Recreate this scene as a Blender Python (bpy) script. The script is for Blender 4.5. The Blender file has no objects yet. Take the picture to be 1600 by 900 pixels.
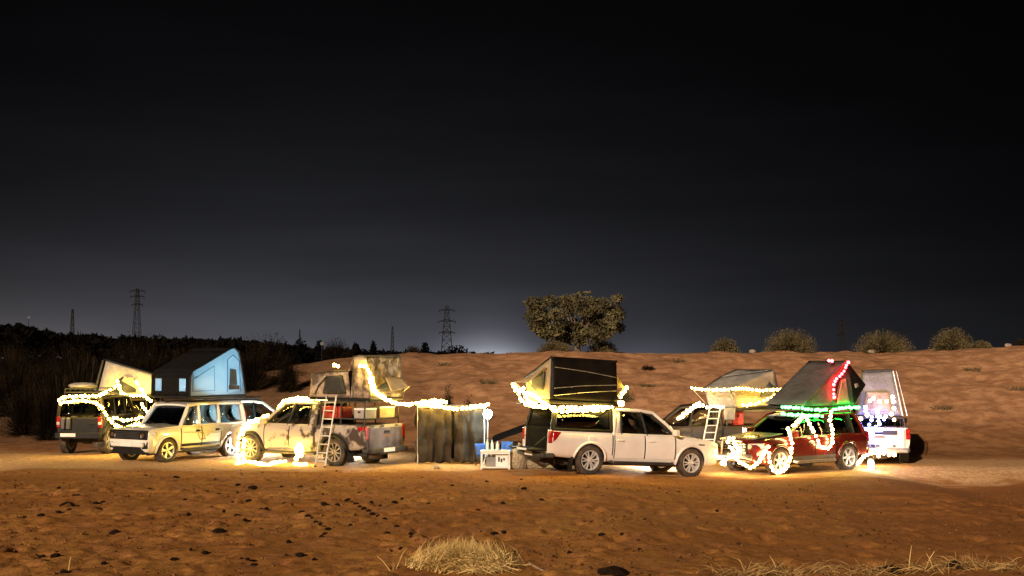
import bpy, bmesh, math, random
import numpy as np
from mathutils import Vector, Matrix, Euler

random.seed(7)
rng = np.random.default_rng(11)
R = math.radians
scene = bpy.context.scene
COL = scene.collection

# ------------------------------------------------------------------ camera
FPX = 1931.0            # focal length in photo pixels (1600 wide): about 45 degrees across
CAM_H = 3.05
PITCH = math.atan(110.0 / FPX)
cam_data = bpy.data.cameras.new('camera')
cam_data.sensor_width = 36.0
cam_data.lens = 36.0 * FPX / 1600.0
cam_data.clip_start = 0.2
cam_data.clip_end = 6000.0
cam = bpy.data.objects.new('camera', cam_data)
cam.location = (0, 0, CAM_H)
cam.rotation_euler = (math.pi / 2 + PITCH, 0, 0)
COL.objects.link(cam)
scene.camera = cam

# ------------------------------------------------------------------ sky: night with a glow of far towns on the horizon
SUN_AZ = R(-25.0)      # light comes from behind the camera, a little from the left
SUN_EL = R(19.0)
world = bpy.data.worlds.new('World')
scene.world = world
world.use_nodes = True
wn, wl = world.node_tree.nodes, world.node_tree.links
wn.clear()
w_out = wn.new('ShaderNodeOutputWorld')
bg_sky = wn.new('ShaderNodeBackground'); bg_glow = wn.new('ShaderNodeBackground')
addsh = wn.new('ShaderNodeAddShader')
sky = wn.new('ShaderNodeTexSky'); sky.sky_type = 'NISHITA'; sky.sun_disc = False
sky.sun_elevation = R(-4.0); sky.sun_rotation = R(192)
bg_sky.inputs['Strength'].default_value = 0.01
wl.new(sky.outputs[0], bg_sky.inputs['Color'])

def wmath(op, a, b=None, c=None):
    n = wn.new('ShaderNodeMath'); n.operation = op
    for i, v in enumerate((a, b, c)):
        if v is None: continue
        if isinstance(v, (int, float)): n.inputs[i].default_value = v
        else: wl.new(v, n.inputs[i])
    return n.outputs[0]
tc = wn.new('ShaderNodeTexCoord'); sep = wn.new('ShaderNodeSeparateXYZ')
wl.new(tc.outputs['Generated'], sep.inputs[0])
el = wmath('ARCSINE', sep.outputs['Z'])
el = wmath('MAXIMUM', el, 0.0)
az = wmath('ARCTAN2', sep.outputs['X'], sep.outputs['Y'])
def gauss(v, mu, sg):
    d = wmath('DIVIDE', wmath('SUBTRACT', v, mu), sg)
    return wmath('EXPONENT', wmath('MULTIPLY', wmath('MULTIPLY', d, d), -0.5))
low = wmath('MULTIPLY', wmath('EXPONENT', wmath('DIVIDE', el, R(-2.5))), wmath('MULTIPLY', gauss(az, R(-12), R(12)), 0.066))
high = wmath('ADD', wmath('MULTIPLY', gauss(az, R(-8), R(17)), 0.037), 0.0022)
high = wmath('MULTIPLY', high, wmath('EXPONENT', wmath('DIVIDE', el, R(-5.2))))
base = wmath('ADD', low, high)
spot = wmath('MULTIPLY', gauss(az, R(-1.1), R(1.3)), wmath('EXPONENT', wmath('DIVIDE', el, R(-0.55))))
spot2 = wmath('MULTIPLY', gauss(az, R(6.4), R(1.6)), wmath('EXPONENT', wmath('DIVIDE', el, R(-0.7))))
spot3 = wmath('MULTIPLY', gauss(az, R(-23), R(5.0)), wmath('EXPONENT', wmath('DIVIDE', el, R(-1.3))))
tot = wmath('ADD', base, wmath('MULTIPLY', spot, 0.50))
tot = wmath('ADD', tot, wmath('MULTIPLY', spot2, 0.05))
bg_warm = wn.new('ShaderNodeBackground'); bg_warm.inputs['Color'].default_value = (1.0, 0.80, 0.68, 1)
wl.new(wmath('MULTIPLY', spot3, 0.075), bg_warm.inputs['Strength'])
tot = wmath('ADD', tot, 0.0006)
nz = wn.new('ShaderNodeTexNoise'); nz.inputs['Scale'].default_value = 4.0; nz.inputs['Detail'].default_value = 3
mp = wn.new('ShaderNodeMapping'); mp.inputs['Scale'].default_value = (1, 1, 7)
wl.new(tc.outputs['Generated'], mp.inputs[0]); wl.new(mp.outputs[0], nz.inputs['Vector'])
tot = wmath('MULTIPLY', tot, wmath('ADD', wmath('MULTIPLY', nz.outputs['Fac'], 0.70), 0.65))
bg_glow.inputs['Color'].default_value = (0.91, 0.93, 1.10, 1)
wl.new(tot, bg_glow.inputs['Strength'])
wl.new(bg_sky.outputs[0], addsh.inputs[0]); wl.new(bg_glow.outputs[0], addsh.inputs[1])
addw = wn.new('ShaderNodeAddShader'); wl.new(addsh.outputs[0], addw.inputs[0]); wl.new(bg_warm.outputs[0], addw.inputs[1])
wl.new(addw.outputs[0], w_out.inputs['Surface'])

# ------------------------------------------------------------------ the one sun lamp: low warm light from behind the camera
sd = bpy.data.lights.new('sun', 'SUN')
sd.energy = 4.9
sd.angle = R(0.6)
sd.color = (1.0, 0.75, 0.54)
sun = bpy.data.objects.new('sun', sd)
sdir = Vector((-math.sin(SUN_AZ) * math.cos(SUN_EL), math.cos(SUN_AZ) * math.cos(SUN_EL), -math.sin(SUN_EL)))
sun.rotation_euler = sdir.to_track_quat('-Z', 'Y').to_euler()
sun.location = (-8, -30, 20)
COL.objects.link(sun)

vs = scene.view_settings
vs.view_transform = 'Standard'; vs.look = 'None'; vs.exposure = 0.0; vs.gamma = 1.0
vs.use_curve_mapping = False
scene.render.engine = 'CYCLES'
cy = scene.cycles
cy.use_denoising = True
cy.max_bounces = 6; cy.diffuse_bounces = 2; cy.glossy_bounces = 3
cy.transmission_bounces = 4; cy.transparent_max_bounces = 10
cy.sample_clamp_indirect = 4.0
cy.use_light_tree = True

# ------------------------------------------------------------------ pixel helpers (photo pixels 1600x900)
def ray(px, py):
    u = (px - 800.0) / FPX; v = (450.0 - py) / FPX
    return Vector((u, math.cos(PITCH) - v * math.sin(PITCH), math.sin(PITCH) + v * math.cos(PITCH)))
CAM = Vector((0, 0, CAM_H))
def P(px, py, Y):
    d = ray(px, py)
    return CAM + d * (Y / d.y)
def sstep(x, a, b):
    t = np.clip((np.asarray(x, float) - a) / (b - a), 0, 1)
    return t * t * (3 - 2 * t)

# ------------------------------------------------------------------ noise for terrain and cloth
def vnoise(x, y, seed=0):
    x = np.asarray(x, float); y = np.asarray(y, float)
    xi = np.floor(x).astype(np.int64); yi = np.floor(y).astype(np.int64)
    xf = x - xi; yf = y - yi
    xf = xf * xf * (3 - 2 * xf); yf = yf * yf * (3 - 2 * yf)
    def h(a, b):
        n = (a * 374761393 + b * 668265263 + seed * 982451653) & 0xffffffff
        n = ((n ^ (n >> 13)) * 1274126177) & 0xffffffff
        return ((n ^ (n >> 16)) & 0xffff) / 65535.0 - 0.5
    return (h(xi, yi) * (1 - xf) + h(xi + 1, yi) * xf) * (1 - yf) + (h(xi, yi + 1) * (1 - xf) + h(xi + 1, yi + 1) * xf) * yf

def crest(X):
    return np.interp(X, [-60, -26, -18, -14, -10, -5, 0, 5, 12, 20, 26, 60],
                     [0.7, 0.7, 1.1, 1.9, 2.75, 3.2, 3.28, 3.3, 3.32, 3.4, 3.62, 3.9])
def gz(X, Y):
    """large shape of the ground, without the small bumps"""
    X = np.asarray(X, float); Y = np.asarray(Y, float)
    z = -0.175 * sstep(X, 1.9, 4.8)
    foot = 43.6 + 1.2 * vnoise(X * 0.09, 0 * X + 3.3, 5) * 2
    wid = 15.5 + 1.5 * vnoise(X * 0.13, 0 * X + 8.1, 6) * 2
    b = sstep(Y, foot, foot + wid)
    b = 0.55 * b + 0.45 * np.clip((Y - foot) / wid, 0, 1)
    c = crest(X) + 0.16 * vnoise(X * 0.35, Y * 0.02, 9) + 0.08 * vnoise(X * 1.1, Y * 0.05, 10)
    back = 1 - 0.72 * sstep(Y, 66, 120)
    z = z * (1 - b) + b * c * back
    # the open sand lies a little lower than the camp at both ends
    z = z - 0.38 * sstep(X, 9.6, 12.6) * (1 - sstep(Y, 35.3, 37.3)) - 0.42 * sstep(-X, 13.2, 16.5) * (1 - sstep(Y, 34.5, 39.5))
    # slight lip at the near edge of the trampled camp ground
    z = z + 0.05 * np.exp(-((Y - 33.0 - 0.5 * np.sin(X * .4)) / 1.0) ** 2) * (np.abs(X) > 9.5)
    return z

# ------------------------------------------------------------------ materials
def mat(name, color, rough=0.6, metal=0.0, var=0.0, vscale=3.0, bump=0.0, bscale=30.0, color2=None, coat=0.0,
        mix_lo=0.42, mix_hi=0.6, spec=0.5, detail=5.0, obj_coords=True):
    m = bpy.data.materials.new(name); m.use_nodes = True
    n, l = m.node_tree.nodes, m.node_tree.links
    p = n['Principled BSDF']
    p.inputs['Base Color'].default_value = (*color, 1)
    p.inputs['Roughness'].default_value = rough
    p.inputs['Metallic'].default_value = metal
    p.inputs['Specular IOR Level'].default_value = spec
    if coat: p.inputs['Coat Weight'].default_value = coat; p.inputs['Coat Roughness'].default_value = 0.06
    t = n.new('ShaderNodeTexCoord')
    if color2 is not None or var:
        ns = n.new('ShaderNodeTexNoise'); ns.inputs['Scale'].default_value = vscale; ns.inputs['Detail'].default_value = detail
        l.new(t.outputs['Object'], ns.inputs['Vector'])
        rp = n.new('ShaderNodeValToRGB')
        c2 = color2 if color2 is not None else tuple(c * (1 - var) for c in color)
        rp.color_ramp.elements[0].position = mix_lo; rp.color_ramp.elements[0].color = (*c2, 1)
        rp.color_ramp.elements[1].position = mix_hi; rp.color_ramp.elements[1].color = (*color, 1)
        l.new(ns.outputs['Fac'], rp.inputs[0]); l.new(rp.outputs[0], p.inputs['Base Color'])
    if bump:
        nb = n.new('ShaderNodeTexNoise'); nb.inputs['Scale'].default_value = bscale; nb.inputs['Detail'].default_value = 4
        l.new(t.outputs['Object'], nb.inputs['Vector'])
        bp = n.new('ShaderNodeBump'); bp.inputs['Strength'].default_value = bump; bp.inputs['Distance'].default_value = 0.05
        l.new(nb.outputs['Fac'], bp.inputs['Height']); l.new(bp.outputs[0], p.inputs['Normal'])
    return m

def emit(name, color, strength):
    m = bpy.data.materials.new(name); m.use_nodes = True
    n, l = m.node_tree.nodes, m.node_tree.links
    n.clear(); o = n.new('ShaderNodeOutputMaterial'); e = n.new('ShaderNodeEmission')
    e.inputs[0].default_value = (*color, 1); e.inputs[1].default_value = strength
    l.new(e.outputs[0], o.inputs['Surface'])
    return m

def glass_mat(name, tint, gloss=0.04):
    m = bpy.data.materials.new(name); m.use_nodes = True
    n, l = m.node_tree.nodes, m.node_tree.links
    n.clear(); o = n.new('ShaderNodeOutputMaterial')
    tr = n.new('ShaderNodeBsdfTransparent'); tr.inputs[0].default_value = (*tint, 1)
    gl = n.new('ShaderNodeBsdfGlossy'); gl.inputs['Roughness'].default_value = gloss
    fr = n.new('ShaderNodeFresnel'); fr.inputs[0].default_value = 1.5
    mx = n.new('ShaderNodeMixShader')
    l.new(fr.outputs[0], mx.inputs[0]); l.new(tr.outputs[0], mx.inputs[1]); l.new(gl.outputs[0], mx.inputs[2])
    l.new(mx.outputs[0], o.inputs['Surface'])
    return m

def cloth_mat(name, color, trans=0.35, color2=None, vscale=2.2, bump=0.25):
    m = mat(name, color, rough=0.85, var=0.25, color2=color2, vscale=vscale, bump=bump * 3, bscale=5.5, spec=0.15)
    n, l = m.node_tree.nodes, m.node_tree.links
    p = n['Principled BSDF']; o = [x for x in n if x.type == 'OUTPUT_MATERIAL'][0]
    tl = n.new('ShaderNodeBsdfTranslucent'); tl.inputs[0].default_value = (*color, 1)
    mx = n.new('ShaderNodeMixShader'); mx.inputs[0].default_value = trans
    l.new(p.outputs[0], mx.inputs[1]); l.new(tl.outputs[0], mx.inputs[2]); l.new(mx.outputs[0], o.inputs['Surface'])
    return m

DUST = (0.42, 0.28, 0.15)
M = {}
M['white_paint'] = mat('white_paint', (0.78, 0.74, 0.70), 0.24, coat=0.9, color2=(0.66, 0.60, 0.53), vscale=1.3, mix_lo=.3, mix_hi=.62)
M['cream_paint'] = mat('cream_paint', (0.76, 0.73, 0.66), 0.25, coat=0.9, color2=(0.60, 0.55, 0.45), vscale=1.5, mix_lo=.3, mix_hi=.6)
M['mud_paint'] = mat('mud_paint', (0.36, 0.31, 0.26), 0.55, color2=(0.045, 0.030, 0.024), vscale=3.2, mix_lo=.41, mix_hi=.50, coat=0.1, detail=7)
M['tailgate_paint'] = mat('tailgate_paint', (0.15, 0.12, 0.14), 0.5, color2=(0.05, 0.034, 0.034), vscale=3.4, mix_lo=.36, mix_hi=.58, coat=0.2)
M['red_paint'] = mat('red_paint', (0.115, 0.008, 0.006), 0.26, coat=0.9, color2=(0.075, 0.008, 0.005), vscale=1.6)
M['dark_paint'] = mat('dark_paint', (0.012, 0.011, 0.010), 0.5, coat=0.05, spec=.2, color2=(0.024, 0.017, 0.011), vscale=1.8)
M['grey_paint'] = mat('grey_paint', (0.10, 0.095, 0.09), 0.4, coat=0.3, var=.3, vscale=2)
M['black_trim'] = mat('black_trim', (0.009, 0.0085, 0.008), 0.6, var=.4, vscale=6, spec=.25)
M['canopy_black'] = mat('canopy_black', (0.008, 0.0075, 0.007), 0.5, var=.4, vscale=3, spec=.25)
M['rubber'] = mat('rubber', (0.022, 0.02, 0.018), 0.85, color2=(0.09, 0.06, 0.035), vscale=5, mix_lo=.35, mix_hi=.6)
M['alloy'] = mat('alloy', (0.72, 0.71, 0.69), 0.35, metal=0.35, var=.2, vscale=8)
M['alloy_dusty'] = mat('alloy_dusty', (0.40, 0.35, 0.28), 0.5, metal=0.3, var=.3, vscale=8)
M['steel'] = mat('steel', (0.46, 0.45, 0.43), 0.4, metal=0.7, var=.2, vscale=9)
M['dark_steel'] = mat('dark_steel', (0.05, 0.047, 0.043), 0.6, metal=0.3, var=.3)
M['chrome'] = mat('chrome', (0.75, 0.75, 0.75), 0.12, metal=1.0)
M['seat'] = mat('seat_fabric', (0.035, 0.03, 0.028), 0.9, var=.3)
M['glass'] = glass_mat('window_glass', (0.80, 0.82, 0.80))
M['glass_dark'] = glass_mat('window_glass_dark', (0.12, 0.12, 0.12))
M['lamp_glass'] = mat('lamp_glass', (0.62, 0.62, 0.6), 0.12, var=.35, vscale=18, coat=1)
M['red_lamp'] = mat('red_lamp', (0.42, 0.012, 0.012), 0.2, coat=1, var=.5, vscale=14)
M['amber_lamp'] = mat('amber_lamp', (0.6, 0.16, 0.02), 0.2, coat=1)
M['plate'] = mat('plate_white', (0.78, 0.77, 0.72), 0.5, var=.08, vscale=30)
M['print_dark'] = mat('print_dark', (0.03, 0.025, 0.03), 0.6)
M['print_brown'] = mat('print_brown', (0.22, 0.10, 0.03), 0.6)
M['tan_canvas'] = cloth_mat('tan_canvas', (0.50, 0.40, 0.27), .3)
M['beige_canvas'] = cloth_mat('beige_canvas', (0.44, 0.35, 0.27), .22, color2=(.12, .088, .066), vscale=4.5)
M['pale_canvas'] = cloth_mat('pale_canvas', (0.50, 0.46, 0.42), .3)
M['white_canvas'] = cloth_mat('white_canvas', (0.70, 0.76, 0.80), .6)
M['grey_canvas'] = cloth_mat('grey_canvas', (0.095, 0.09, 0.088), .12)
M['light_grey_canvas'] = cloth_mat('light_grey_canvas', (0.30, 0.29, 0.29), .2)
M['dark_canvas'] = cloth_mat('dark_canvas', (0.006, 0.006, 0.0065), .02)
M['black_fly'] = mat('black_fly', (0.005, 0.004, 0.0035), 0.5, bump=.5, bscale=4, color2=(.010, .007, .005), vscale=2, spec=.12)
M['mesh_window'] = mat('mesh_window', (0.02, 0.02, 0.02), 0.8, var=.3, vscale=20)
M['glow_sheet_cloth'] = cloth_mat('glow_sheet_cloth', (0.62, 0.70, 0.74), .6)  # cloth of the sheets added behind the cream SUV windows
M['added_cabin_lamp'] = emit('added_cabin_lamp', (0.40, 0.76, 1.0), 3200.0)  # glow of lamps added inside the cream SUV
M['grey_mesh'] = cloth_mat('grey_mesh', (0.13, 0.15, 0.16), .5)
M['curtain'] = cloth_mat('curtain_cloth', (0.050, 0.038, 0.024), .08, color2=(.026, .019, .012), vscale=2.4)
M['pole'] = mat('pole_metal', (0.58, 0.57, 0.55), 0.5, metal=.1)
M['wire'] = mat('wire', (0.03, 0.03, 0.025), 0.6)
M['wood'] = mat('dry_wood', (0.30, 0.21, 0.12), 0.85, var=.4, vscale=9, bump=.5)
M['trunk'] = mat('bark', (0.16, 0.115, 0.075), 0.9, var=.5, vscale=7, bump=.8, bscale=18)
M['leaf'] = mat('leaf', (0.12, 0.105, 0.048), 0.7, color2=(.055, .048, .023), vscale=1.1, spec=.2)
M['bush_twig'] = mat('bush_twig', (0.14, 0.115, 0.055), 0.85, color2=(.075, .06, .03), vscale=1.8, spec=.1)
M['dark_scrub'] = mat('dark_scrub', (0.020, 0.014, 0.007), 0.9, color2=(.006, .0045, .003), vscale=1.3, spec=.02)
M['reed'] = mat('reed', (0.030, 0.022, 0.013), 0.9, var=.5, vscale=1.3, spec=.05)
M['far_leaf'] = mat('far_leaf', (0.005, 0.0045, 0.004), 0.95, var=.4, vscale=.2, spec=0)
M['pylon'] = mat('pylon_steel', (0.016, 0.015, 0.016), 0.9, spec=.05)
M['dry_grass'] = mat('dry_grass', (0.40, 0.26, 0.10), 0.85, color2=(.20, .12, .045), vscale=5, spec=.1)
M['straw'] = mat('straw', (0.78, 0.58, 0.24), 0.8, color2=(.50, .34, .12), vscale=3, spec=.15)
M['dung'] = mat('dark_clod', (0.022, 0.013, 0.008), 0.95, var=.4, vscale=12, bump=.5, spec=.05)
M['rock'] = mat('pale_rock', (0.42, 0.33, 0.24), 0.9, var=.35, vscale=5, bump=.7, bscale=12)
M['sack'] = cloth_mat('sack_cloth', (0.42, 0.34, 0.23), .05, vscale=4, bump=.6)
M['plastic_white'] = mat('plastic_white', (0.76, 0.76, 0.74), 0.45, var=.08)
M['plastic_blue'] = cloth_mat('blue_fabric', (0.07, 0.16, 0.42), .2)
M['bottle'] = mat('bottle_plastic', (0.55, 0.72, 0.76), 0.15, coat=.6)
M['red_plastic'] = mat('red_plastic', (0.45, 0.045, 0.03), 0.45, var=.3, vscale=6)
M['bulb_warm'] = emit('bulb_warm', (1.0, 0.66, 0.11), 80.0)
M['bulb_amber'] = emit('bulb_amber', (1.0, 0.56, 0.20), 56.0)
M['bulb_red'] = emit('bulb_red', (1.0, 0.02, 0.025), 90.0)
M['bulb_green'] = emit('bulb_green', (0.04, 1.0, 0.08), 50.0)
M['bulb_blue'] = emit('bulb_blue', (0.15, 0.20, 1.0), 130.0)
M['lantern_cool'] = emit('lantern_cool', (0.62, 0.86, 1.0), 260.0)
M['lantern_added'] = emit('lantern_added', (1.0, 0.80, 0.50), 200.0)  # glow of the lantern added beside the red SUV
M['lantern_assumed'] = emit('lantern_assumed', (1.0, 0.90, 0.74), 1500.0)  # glow of the unseen lanterns assumed behind the vehicles
M['tent_lamp'] = emit('tent_lamp', (0.36, 0.78, 1.0), 40000.0)
M['far_lamp'] = emit('far_lamp', (1.0, 0.7, 0.55), 0.2)

# ------------------------------------------------------------------ mesh builder
class MB:
    def __init__(self): self.v = []; self.f = []
    def add(self, vs_, fs_):
        o = len(self.v); self.v += [tuple(p) for p in vs_]; self.f += [tuple(i + o for i in f) for f in fs_]
        return self
    def box(self, c, s, rot=None, taper=1.0):
        x, y, z = (k / 2 for k in s)
        pts = [Vector((sx * x * (taper if sz > 0 else 1), sy * y * (taper if sz > 0 else 1), sz * z)) for sz in (-1, 1) for sy in (-1, 1) for sx in (-1, 1)]
        if rot is not None:
            m = rot if isinstance(rot, Matrix) else Euler(rot).to_matrix()
            pts = [m @ p for p in pts]
        c = Vector(c)
        return self.add([p + c for p in pts], [(0, 2, 3, 1), (4, 5, 7, 6), (0, 1, 5, 4), (2, 6, 7, 3), (0, 4, 6, 2), (1, 3, 7, 5)])
    def tube(self, pts, r, n=6, cap=True):
        pts = [Vector(p) for p in pts]; k = len(pts)
        rs = r if isinstance(r, (list, tuple)) else [r] * k
        up = Vector((0, 0, 1)); vs_ = []; prev = None
        for i, p in enumerate(pts):
            t = (pts[min(i + 1, k - 1)] - pts[max(i - 1, 0)])
            if t.length < 1e-9: t = Vector((0, 0, 1))
            t.normalize()
            if prev is None:
                a = t.cross(up)
                if a.length < 1e-3: a = t.cross(Vector((1, 0, 0)))
            else:
                a = prev - t * prev.dot(t)
                if a.length < 1e-4: a = t.cross(up)
            a.normalize(); prev = a; b = t.cross(a)
            for j in range(n):
                an = 2 * math.pi * j / n
                vs_.append(p + (a * math.cos(an) + b * math.sin(an)) * rs[i])
        fs = [(i * n + j, i * n + (j + 1) % n, (i + 1) * n + (j + 1) % n, (i + 1) * n + j) for i in range(k - 1) for j in range(n)]
        if cap: fs += [tuple(range(n))[::-1], tuple((k - 1) * n + j for j in range(n))]
        return self.add(vs_, fs)
    def lathe(self, prof, n=24, axis='y', c=(0, 0, 0), cap=True):
        """prof: list of (radius, along)"""
        vs_ = []; k = len(prof); c = Vector(c)
        for r, a in prof:
            for j in range(n):
                an = 2 * math.pi * j / n
                u, w = r * math.cos(an), r * math.sin(an)
                vs_.append(c + (Vector((u, a, w)) if axis == 'y' else Vector((u, w, a)) if axis == 'z' else Vector((a, u, w))))
        fs = [(i * n + j, i * n + (j + 1) % n, (i + 1) * n + (j + 1) % n, (i + 1) * n + j) for i in range(k - 1) for j in range(n)]
        if cap and prof[0][0] > 1e-6: fs.append(tuple(range(n))[::-1])
        if cap and prof[-1][0] > 1e-6: fs.append(tuple((k - 1) * n + j for j in range(n)))
        return self.add(vs_, fs)
    def prism(self, poly, d):
        """poly: 3d points (planar), d: extrusion vector"""
        n = len(poly); d = Vector(d)
        vs_ = [Vector(p) for p in poly] + [Vector(p) + d for p in poly]
        fs = [tuple(range(n))[::-1], tuple(range(n, 2 * n))] + [(i, (i + 1) % n, n + (i + 1) % n, n + i) for i in range(n)]
        return self.add(vs_, fs)
    def patch(self, a, b, c, d, nu=8, nv=8, wr=0.0, seed=0, sag=0.0, freq=3.0):
        """bilinear cloth patch a-b (bottom) d-c (top), wrinkled along its normal"""
        a, b, c, d = (Vector(p) for p in (a, b, c, d))
        nrm = (b - a).cross(d - a)
        if nrm.length < 1e-6: nrm = (c - b).cross(d - b)
        nrm.normalize(); vs_ = []
        for j in range(nv + 1):
            for i in range(nu + 1):
                u, v = i / nu, j / nv
                p = (a * (1 - u) + b * u) * (1 - v) + (d * (1 - u) + c * u) * v
                e = min(1, 6 * min(u, 1 - u, v, 1 - v) + .12)
                w = float(vnoise(u * freq + seed * 3.1, v * freq + seed * 1.7, seed)) + .5 * float(vnoise(u * freq * 2.7 + v * 2 + seed, v * freq * 1.3 - u * 2, seed + 3))
                p = p + nrm * (wr * 2 * w * e - sag * 4 * u * (1 - u) * v * (1 - v) * 4)
                vs_.append(p)
        fs = [(j * (nu + 1) + i, j * (nu + 1) + i + 1, (j + 1) * (nu + 1) + i + 1, (j + 1) * (nu + 1) + i) for j in range(nv) for i in range(nu)]
        return self.add(vs_, fs)
    def mesh(self, name='mesh', smooth=True, ang=35):
        me = bpy.data.meshes.new(name)
        me.from_pydata(self.v, [], self.f); me.validate()
        bm = bmesh.new(); bm.from_mesh(me); bmesh.ops.recalc_face_normals(bm, faces=bm.faces); bm.to_mesh(me); bm.free()
        if smooth:
            me.polygons.foreach_set('use_smooth', [True] * len(me.polygons)); me.set_sharp_from_angle(angle=R(ang))
        return me
    def build(self, name, m, parent=None, bevel=0.0, solid=0.0, smooth=True, seg=2, ang=35):
        o = bpy.data.objects.new(name, self.mesh(name, smooth, ang))
        COL.objects.link(o)
        o.data.materials.append(M[m] if isinstance(m, str) else m)
        if parent is not None: o.parent = parent
        if solid:
            sm = o.modifiers.new('s', 'SOLIDIFY'); sm.thickness = solid; sm.offset = 0
        if bevel:
            bv = o.modifiers.new('b', 'BEVEL'); bv.width = bevel; bv.segments = seg; bv.limit_method = 'ANGLE'; bv.angle_limit = R(40)
        return o

def empty(name, loc=(0, 0, 0), rot=None):
    o = bpy.data.objects.new(name, None); COL.objects.link(o); o.empty_display_size = .3
    o.location = loc
    if rot is not None: o.rotation_euler = rot if isinstance(rot, Euler) else Euler(rot)
    return o
def tag(o, label=None, cat=None, group=None, kind=None):
    if label: o['label'] = label
    if cat: o['category'] = cat
    if group: o['group'] = group
    if kind: o['kind'] = kind
    return o
def share(name, me, parent, loc, rot=None, scale=None):
    o = bpy.data.objects.new(name, me); COL.objects.link(o)
    if parent is not None: o.parent = parent
    o.location = loc
    if rot is not None: o.rotation_euler = rot
    if scale is not None: o.scale = (scale,) * 3 if isinstance(scale, (int, float)) else scale
    return o

def boolean_cut(o, cutters):
    for c in cutters:
        md = o.modifiers.new('c', 'BOOLEAN'); md.operation = 'DIFFERENCE'; md.object = c; md.solver = 'EXACT'
        try: md.material_mode = 'TRANSFER'
        except Exception: pass
    bpy.context.view_layer.update()
    dg = bpy.context.evaluated_depsgraph_get()
    me = bpy.data.meshes.new_from_object(o.evaluated_get(dg))
    o.modifiers.clear(); o.data = me
    me.polygons.foreach_set('use_smooth', [True] * len(me.polygons)); me.set_sharp_from_angle(angle=R(32))
    for c in cutters: bpy.data.objects.remove(c)


# mud splashed paint: clean and dusty at the nose, brown mud towards the tail
def mud_material():
    m = M['mud_paint']; n, l = m.node_tree.nodes, m.node_tree.links
    rp = [k for k in n if k.type == 'VALTORGB'][0]; ns = [k for k in n if k.type == 'TEX_NOISE'][0]; tcn = [k for k in n if k.type == 'TEX_COORD'][0]
    sp = n.new('ShaderNodeSeparateXYZ'); l.new(tcn.outputs['Object'], sp.inputs[0])
    mr = n.new('ShaderNodeMapRange'); l.new(sp.outputs['X'], mr.inputs[0])
    for i, v in ((1, .9), (2, -1.4), (3, .11), (4, -.075)): mr.inputs[i].default_value = v
    ad = n.new('ShaderNodeMath'); ad.operation = 'ADD'; l.new(ns.outputs['Fac'], ad.inputs[0]); l.new(mr.outputs[0], ad.inputs[1])
    l.new(ad.outputs[0], rp.inputs[0])
mud_material()

for k_ in ('white_canvas', 'glow_sheet_cloth'):                                  # thin tent cloth and added window sheets pass more light than they throw back
    m_ = M[k_]
    for r_ in [k for k in m_.node_tree.nodes if k.type == 'VALTORGB']:
        r_.color_ramp.elements[0].color = (.30, .33, .36, 1); r_.color_ramp.elements[1].color = (.38, .41, .44, 1)

# ================================================================== GROUND
def ground_small(X, Y):
    near = 1 - sstep(Y, 28, 34)
    camp = sstep(Y, 31, 34) * (1 - sstep(Y, 43, 46))
    bank = sstep(Y, 44, 48)
    z = 0.10 * vnoise(X * .16, Y * .16, 21) * near
    z += (0.055 * near + .012 * camp + .11 * bank) * vnoise(X * .9, Y * .9, 22)
    z += (0.040 * near + .010 * camp + .055 * bank) * vnoise(X * 2.3, Y * 2.0, 23)
    z += (0.034 * near + .008 * camp + .034 * bank) * vnoise(X * 5.1, Y * 3.6, 24)
    z += (0.036 * near + .008 * camp) * vnoise(X * 9.7, Y * 6.0, 25)
    # gullies on the face of the bank
    z += bank * (1 - sstep(Y, 57, 61)) * (0.28 * vnoise(X * .28 - .05 * Y, Y * .33, 27) + 0.15 * np.abs(vnoise(X * .75 + .1 * Y, Y * .8, 28)))
    z += bank * (1 - sstep(Y, 58, 62)) * 0.16 * vnoise(X * .55 + .08 * Y, Y * .22, 26)
    return z
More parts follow.
